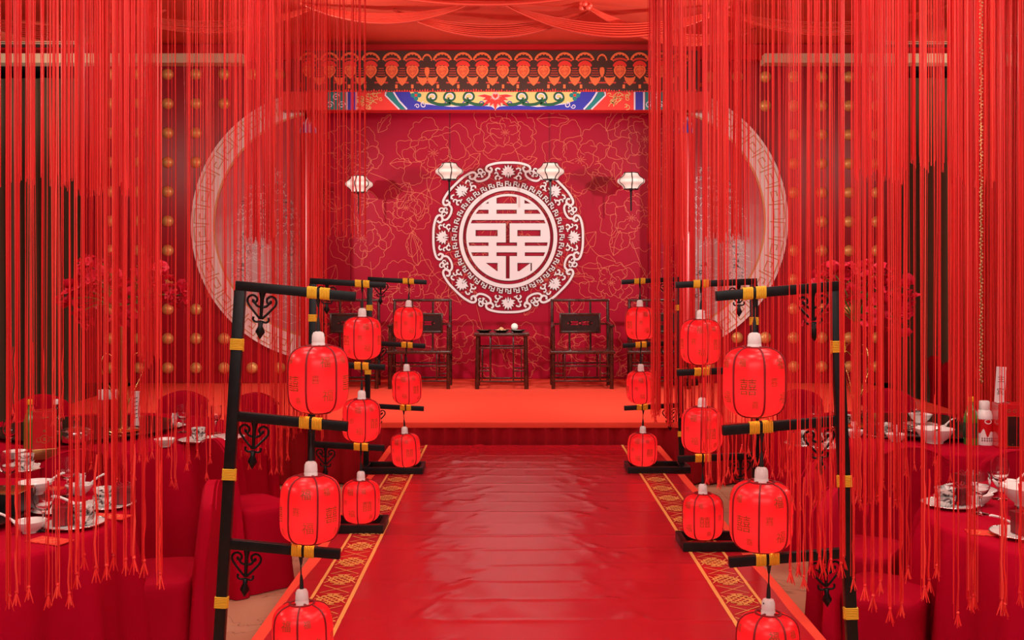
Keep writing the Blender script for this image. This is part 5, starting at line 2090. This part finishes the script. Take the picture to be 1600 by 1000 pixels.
for k in range(6):
    q.strip([(-.012 + .004 * (k % 2), .06 + k * .026), (.012, .066 + k * .026)], .005, lambda u, v, h: Vector((u, -.003 - h, v)), 0, .0006)
q.build('ink_marks', M['ink'], nc, smooth=0)
MB().box((0, 0, .006), (.07, .04, .012), .003).build('card_foot', M['black'], nc)

# --- flower arrangements
def flowers(loc, sc, seed, label, cz, rx, rz_):
    r = random.Random(seed)
    v = thing('flower_arrangement', label, 'flower arrangement', loc)
    MB().lathe([(.10, 0), (.105, .006), (.10, .014), (.03, .022), (.026, .04), (.032, .2), (.027, .42), (.022, cz - rz_ * .62), (.03, cz - rz_ * .55), (.002, cz - rz_ * .54)], 28).build('vase', M['goldmetal'], v, smooth=60)
    for k in range(4):
        a = k * PI / 2 + .5
        P = [(.022, .10 + .05), (.05, .22), (.115, .36), (.13, .44), (.10, .50), (.05, .47)]
        if k % 2:
            P = [(.024, .18), (.06, .30), (.10, .42), (.085, .52), (.05, .54)]
        MB().tube([(u * cos(a), u * sin(a), z) for u, z in smooth_pts(P, 5)], .0048, 6).build('gold_loop', M['goldmetal'], v, smooth=80)
    # five petalled blossoms, shared mesh
    bm = MB()
    for k in range(6):
        a = k * 1.047
        ca, sa = cos(a), sin(a)
        pts = [(0, 0, 0), (.010, -.010, .004), (.024, -.012, .012), (.031, 0, .010), (.024, .012, .012), (.010, .010, .004)]
        k0 = [Vector((x * ca - y * sa, x * sa + y * ca, z)) for x, y, z in pts]
        bm.add(k0, [(0, 1, 2, 3), (0, 3, 4, 5)])
    for k in range(4):
        a = k * 1.57 + .5
        ca, sa = cos(a), sin(a)
        pts = [(0, 0, .002), (.008, -.008, .014), (.016, 0, .024), (.008, .008, .014)]
        bm.add([Vector((x * ca - y * sa, x * sa + y * ca, z)) for x, y, z in pts], [(0, 1, 2, 3)])
    me = bm.mesh('blossom', M['bloom'], 60)
    stem, leaf = MB(), MB()
    tips = []
    for k in range(30):
        a = r.uniform(0, 2 * PI)
        el = r.uniform(-.55, 1.0)
        x, y, z = rx * cos(a) * cos(el) * r.uniform(.7, 1), rx * sin(a) * cos(el) * r.uniform(.6, .9), cz + rz_ * sin(el) * r.uniform(.75, 1)
        tips.append((x, y, z))
        mid = (x * .5, y * .5, (cz - rz_ * .5 + z) / 2 + .05)
        P = smooth_pts([(0, 0, cz - rz_ * .6), mid, (x, y, z)], 4)
        stem.tube(P, .0035, 5)
        for q in range(3):
            t = P[r.randrange(3, len(P))]
            b = r.uniform(0, 6.28)
            L = r.uniform(.035, .06)
            d, s_ = Vector((cos(b), sin(b), r.uniform(-.2, .5))), Vector((-sin(b), cos(b), 0))
            t = Vector(t)
            leaf.add([t, t + d * L * .5 + s_ * L * .22, t + d * L, t + d * L * .5 - s_ * L * .22], [(0, 1, 2, 3)])
    stem.build('twig', M['leaf'], v)
    stuff(leaf.build('leaf_spray', M['leaf'], v, smooth=0))
    for (x, y, z) in tips:
        for q in range(8):
            s_ = r.uniform(0, .075)
            b = r.uniform(0, 6.28)
            o = link('blossom', me, v, (x + s_ * cos(b), y + s_ * sin(b), z + r.uniform(-.10, .05)), (r.uniform(-.9, 1.5), r.uniform(-.8, .8), r.uniform(0, 6)))
            k_ = r.uniform(1.0, 1.6)
            o.scale = (k_, k_, k_)
    return v


flowers(GV, 1, 3, 'tall gold vase with spreading red flowers on the left far table', .88, .36, .26)
flowers((gx(1338, 6.75), 6.75, TZ + .035), 1, 8, 'tall gold vase with spreading red flowers on the far right table', .84, .34, .27)

# --- nearest right table
p = tp(1484, 791)
ware('plate', p, 0, 'silver rimmed charger plate at the left rim of the nearest right table')
c1 = off(p, -.03, -.02, .0075)
ware('cup', c1, .9, 'lower ink marbled cup at the left rim of the nearest right table', 1.08)
ware('cup', off(c1, 0, 0, .037), 2.4, 'upper ink marbled cup at the left rim of the nearest right table', 1.03)
ware('box', off(p, .055, .02, .008), .5, 'maroon favour box beside the cups at the left rim of the nearest right table')
p = tp(1526, 789)
ware('bowl', p, 0, 'small white bowl behind the front goblet on the nearest right table', 1.1)
ware('napkin', off(p, -.01, 0, -.012), .3, 'folded white napkin standing in the bowl behind the front goblet')
ware('goblet', tp(1532, 804), 0, 'front stemmed glass on the nearest right table, before the white bowl', 1.12)
p = tp(1515, 768)
ware('plate', p, 0, 'charger plate behind the front goblet on the nearest right table')
ware('box', off(p, -.02, 0, .008), .3, 'maroon favour box on the plate behind the front goblet, nearest right table')
ware('goblet', tp(1562, 781), 0, 'back stemmed glass on the nearest right table, beside the spoon bowl', 1.12)
p = tp(1574, 768)
ware('bowl', p, 0, 'small white bowl with a spoon beside the back goblet, nearest right table', 1.05)
ware('spoon', off(p, .03, .0, .03), (0, -.3, .15), 'white soup spoon in the bowl beside the back goblet')
ware('bowl', tp(1604, 790, TZ + .034), 0, 'large white serving bowl on the turntable at the right picture edge', 1.7)
ware('spoon', tp(1588, 822), (0, 0, 2.9), 'white soup spoon lying left of the ribboned box, nearest right table')
ware('envelope', tp(1545, 834), 1.35, 'red envelope lying at the near rim of the nearest right table')
p = tp(1598, 838)
ware('plate', p, 0, 'silver rimmed charger plate under the ribboned box at the right picture edge')
ware('box', off(p, .02, 0, .008), .3, 'maroon favour box tied with ribbon at the right picture edge', 1.15)

# --- far right table
ZS = TZ + .034
ware('bowl', tp(1460, 692), 0, 'wide white bowl with dark food in front of the stacked plates', 1.85)
p = tp(1458, 691)
fd = MB()
rr = random.Random(9)
for k in range(28):
    a, q = rr.uniform(0, 6.28), rr.uniform(0, .07)
    fd.ball((q * cos(a), q * sin(a), .058 + rr.uniform(0, .012)), .013, 6)
fd_o = fd.build('nut_heap', M['food'], loc=tp(1460, 692))
tag(stuff(fd_o), 'dark nuts heaped in the wide white bowl', 'food')
p = tp(1438, 674, ZS)
for k in range(4):
    ware('plate', off(p, 0, 0, .012 * k), k * .3, ('lowest', 'second', 'third', 'topmost')[k] + ' white plate in the stack on the far right table', .85)
ware('bowl', off(p, 0, 0, .056), 0, 'small white bowl on top of the plate stack, far right table', 1.15)
ware('spoon', off(p, .13, -.04, .03), (0, -.15, .4), 'white soup spoon beside the plate stack, far right table')
ware('goblet', off(p, .01, .08, .0), 0, 'stemmed glass behind the plate stack on the far right table', 1.1)
gb2 = bottle('green_bottle', tp(1517, 694), 'green bottle with yellow cap and dark label on the far right table', M['greenglass'], M['capyellow'], .29, .043, M['labeldark'])
mb_ = thing('milk_bottle', 'white and red plastic milk bottle with white cap next to the green bottle', 'bottle', tp(1538, 694))
MB().lathe(smooth_pts([(.046, 0), (.052, .01), (.052, .14), (.05, .18), (.036, .205), (.028, .212)], 3), 32).build('body', M['white'], mb_, smooth=70)
MB().lathe([(.0305, .212), (.031, .214), (.031, .258), (.027, .264)], 24).build('cap', M['white'], mb_)
sl = MB()
n = 48
vs, fs = [], []
for j in range(7):
    for i in range(n):
        a = 2 * PI * i / n
        lowz = .075 + .018 * sin(a * 5) + .012 * sin(a * 9 + 1)
        z = lowz + (.188 - lowz) * j / 6
        r_ = .0527 if z < .14 else .0527 - .0020 * (z - .14) / .04 if z < .18 else .0507 - .014 * (z - .18) / .025
        vs.append((r_ * cos(a), r_ * sin(a), z))
for j in range(6):
    for i in range(n):
        fs.append((j * n + i, j * n + (i + 1) % n, (j + 1) * n + (i + 1) % n, (j + 1) * n + i))
sl.add(vs, fs).build('red_sleeve', M['boxred'], mb_, smooth=70)


def bot_map(u, v, h):
    a = u / .053 - PI / 2
    return Vector(((.0532 + h) * cos(a), (.0532 + h) * sin(a), v))


q = MB()
q.poly(arc(0, .145, .022, 0, 360, 18, .016), bot_map, 0, .0008)
q.build('white_emblem', M['white'], mb_, smooth=0)
q = MB()
for k in range(6):
    x = -.034 + k * .0136
    q.strip([(x - .005, .028), (x + .005, .028)], .003, bot_map, 0, .0005)
    q.strip([(x - .005, .042), (x + .005, .042)], .003, bot_map, 0, .0005)
    q.strip([(x, .022), (x, .048)], .003, bot_map, 0, .0005)
q.build('label_print', M['maroon'], mb_, smooth=0)
lc = thing('gift_carton', 'red gift carton with clear window and the name card on top, far right table', 'carton', tp(1575, 698), -.12)
LH_ = .262
MB().box((0, 0, LH_ / 2), (.15, .12, LH_), .003).build('carton_body', M['boxred'], lc, smooth=0)
MB().box((.02, -.0605, .10), (.085, .004, .175), .002).build('window', M['tileglass'], lc, smooth=0)
q = MB()
for a, b in (((-.024, .012), (-.024, .19)), ((.064, .012), (.064, .19)), ((-.026, .19), (.066, .19)), ((-.026, .012), (.066, .012))):
    q.bar((a[0], -.062, a[1]), (b[0], -.062, b[1]), .005, .003)
q.build('window_frame', M['goldmetal'], lc, smooth=0)
q = MB()
for x in (-.015, .02, .052):
    q.strip(arc(x, .222, .009, 0, 360, 10), .004, lambda u, v, h: Vector((u, -.06 - h, v)), 0, .001)
q.build('gold_print', M['goldmetal'], lc, smooth=0)
MB().lathe([(.018, .015), (.028, .02), (.026, .06), (.012, .075)], 16, (.005, -.035, 0)).build('inner_bottle', M['goldmetal'], lc)
nd = thing('name_card', 'white upright name card with two black characters on the red carton', 'card', (lc.location.x - .055, lc.location.y - .02, TZ + LH_ + .002), -.1)
MB().box((0, 0, .112), (.058, .005, .215), .001, Matrix.Rotation(.06, 3, 'Y')).build('card', M['paper'], nd, smooth=0)
q = MB()
for wd_, z in (('主', .148), ('宾', .072)):
    vs, fs = words[wd_]
    q.add([(u * .042 + (z - .112) * .06, -.0034, z + v * .045) for u, v in vs], fs)
q.build('characters', M['ink'], nd, smooth=0)
MB().bar((-.02, 0, .004), (.05, 0, .006), .02, .008, .002).build('clip', M['steel'], nd)
jr = thing('candy_jar', 'small red and gold sweets jar at the right picture edge, far table', 'jar', tp(1600, 694))
MB().lathe([(.03, 0), (.04, .01), (.04, .05), (.03, .06)], 20).build('jar_body', M['boxred'], jr)
MB().lathe([(.032, .06), (.033, .075), (.01, .085)], 20).build('lid', M['goldmetal'], jr)
for px, py, lab in ((1304, 672, 'stemmed glass at the left rim of the far right table, beside the nearest right post'),
                    (1240, 690, 'stemmed glass at the extreme left of the far right table, behind the iron scroll'),
                    (1352, 676, 'stemmed glass between the post and the plate stack, far right table'),
                    (1272, 676, 'stemmed glass second from the left on the far right table')):
    ware('goblet', tp(px, py), 0, lab, 1.05)
for k, (px, py) in enumerate(((1318, 668), (1256, 696), (1378, 682), (1288, 700))):
    p = tp(px, py)
    w = ('beside the nearest right post', 'behind the iron scroll', 'left of the plate stack', 'at the near left rim')[k]
    ware('plate', p, 0, 'charger plate ' + w + ' on the far right table', .95)
    ware('cup', off(p, .02, 0, .008), k, 'lower ink marbled cup ' + w + ' on the far right table')
    ware('cup', off(p, .02, 0, .044), k + 1, 'upper ink marbled cup ' + w + ' on the far right table')
    ware('box', off(p, -.055, .02, .008), .3 + k, 'maroon favour box ' + w + ' on the far right table', .9)
for k, (px, py) in enumerate(((1335, 684), (1400, 690))):
    ware('bowl', tp(px, py), 0, ('small white bowl between post and plate stack, far right table', 'small white bowl left of the wide bowl, far right table')[k])
    ware('napkin', off(tp(px, py), 0, 0, -.01), .4, ('folded white napkin in the bowl between post and plate stack', 'folded white napkin in the bowl left of the wide bowl')[k])

for o in PT.values():
    for c_ in list(o.children):
        bpy.data.objects.remove(c_)
    bpy.data.objects.remove(o)
for o in list(bpy.data.objects):
    if o not in BEFORE and o.parent is None:
        o.location = (o.location.x * U, o.location.y * U, FZ + o.location.z * U)  # pushed away from the camera and down onto the hall floor, same outline in frame
        o.scale = o.scale * U
# tidy names: the first of each kind carries no suffix
bpy.context.view_layer.update()
for o in list(bpy.data.objects):
    s_ = o.name
    if len(s_) > 4 and s_[-4] == '.' and s_[-3:].isdigit() and s_[:-4] not in bpy.data.objects:
        o.name = s_[:-4]
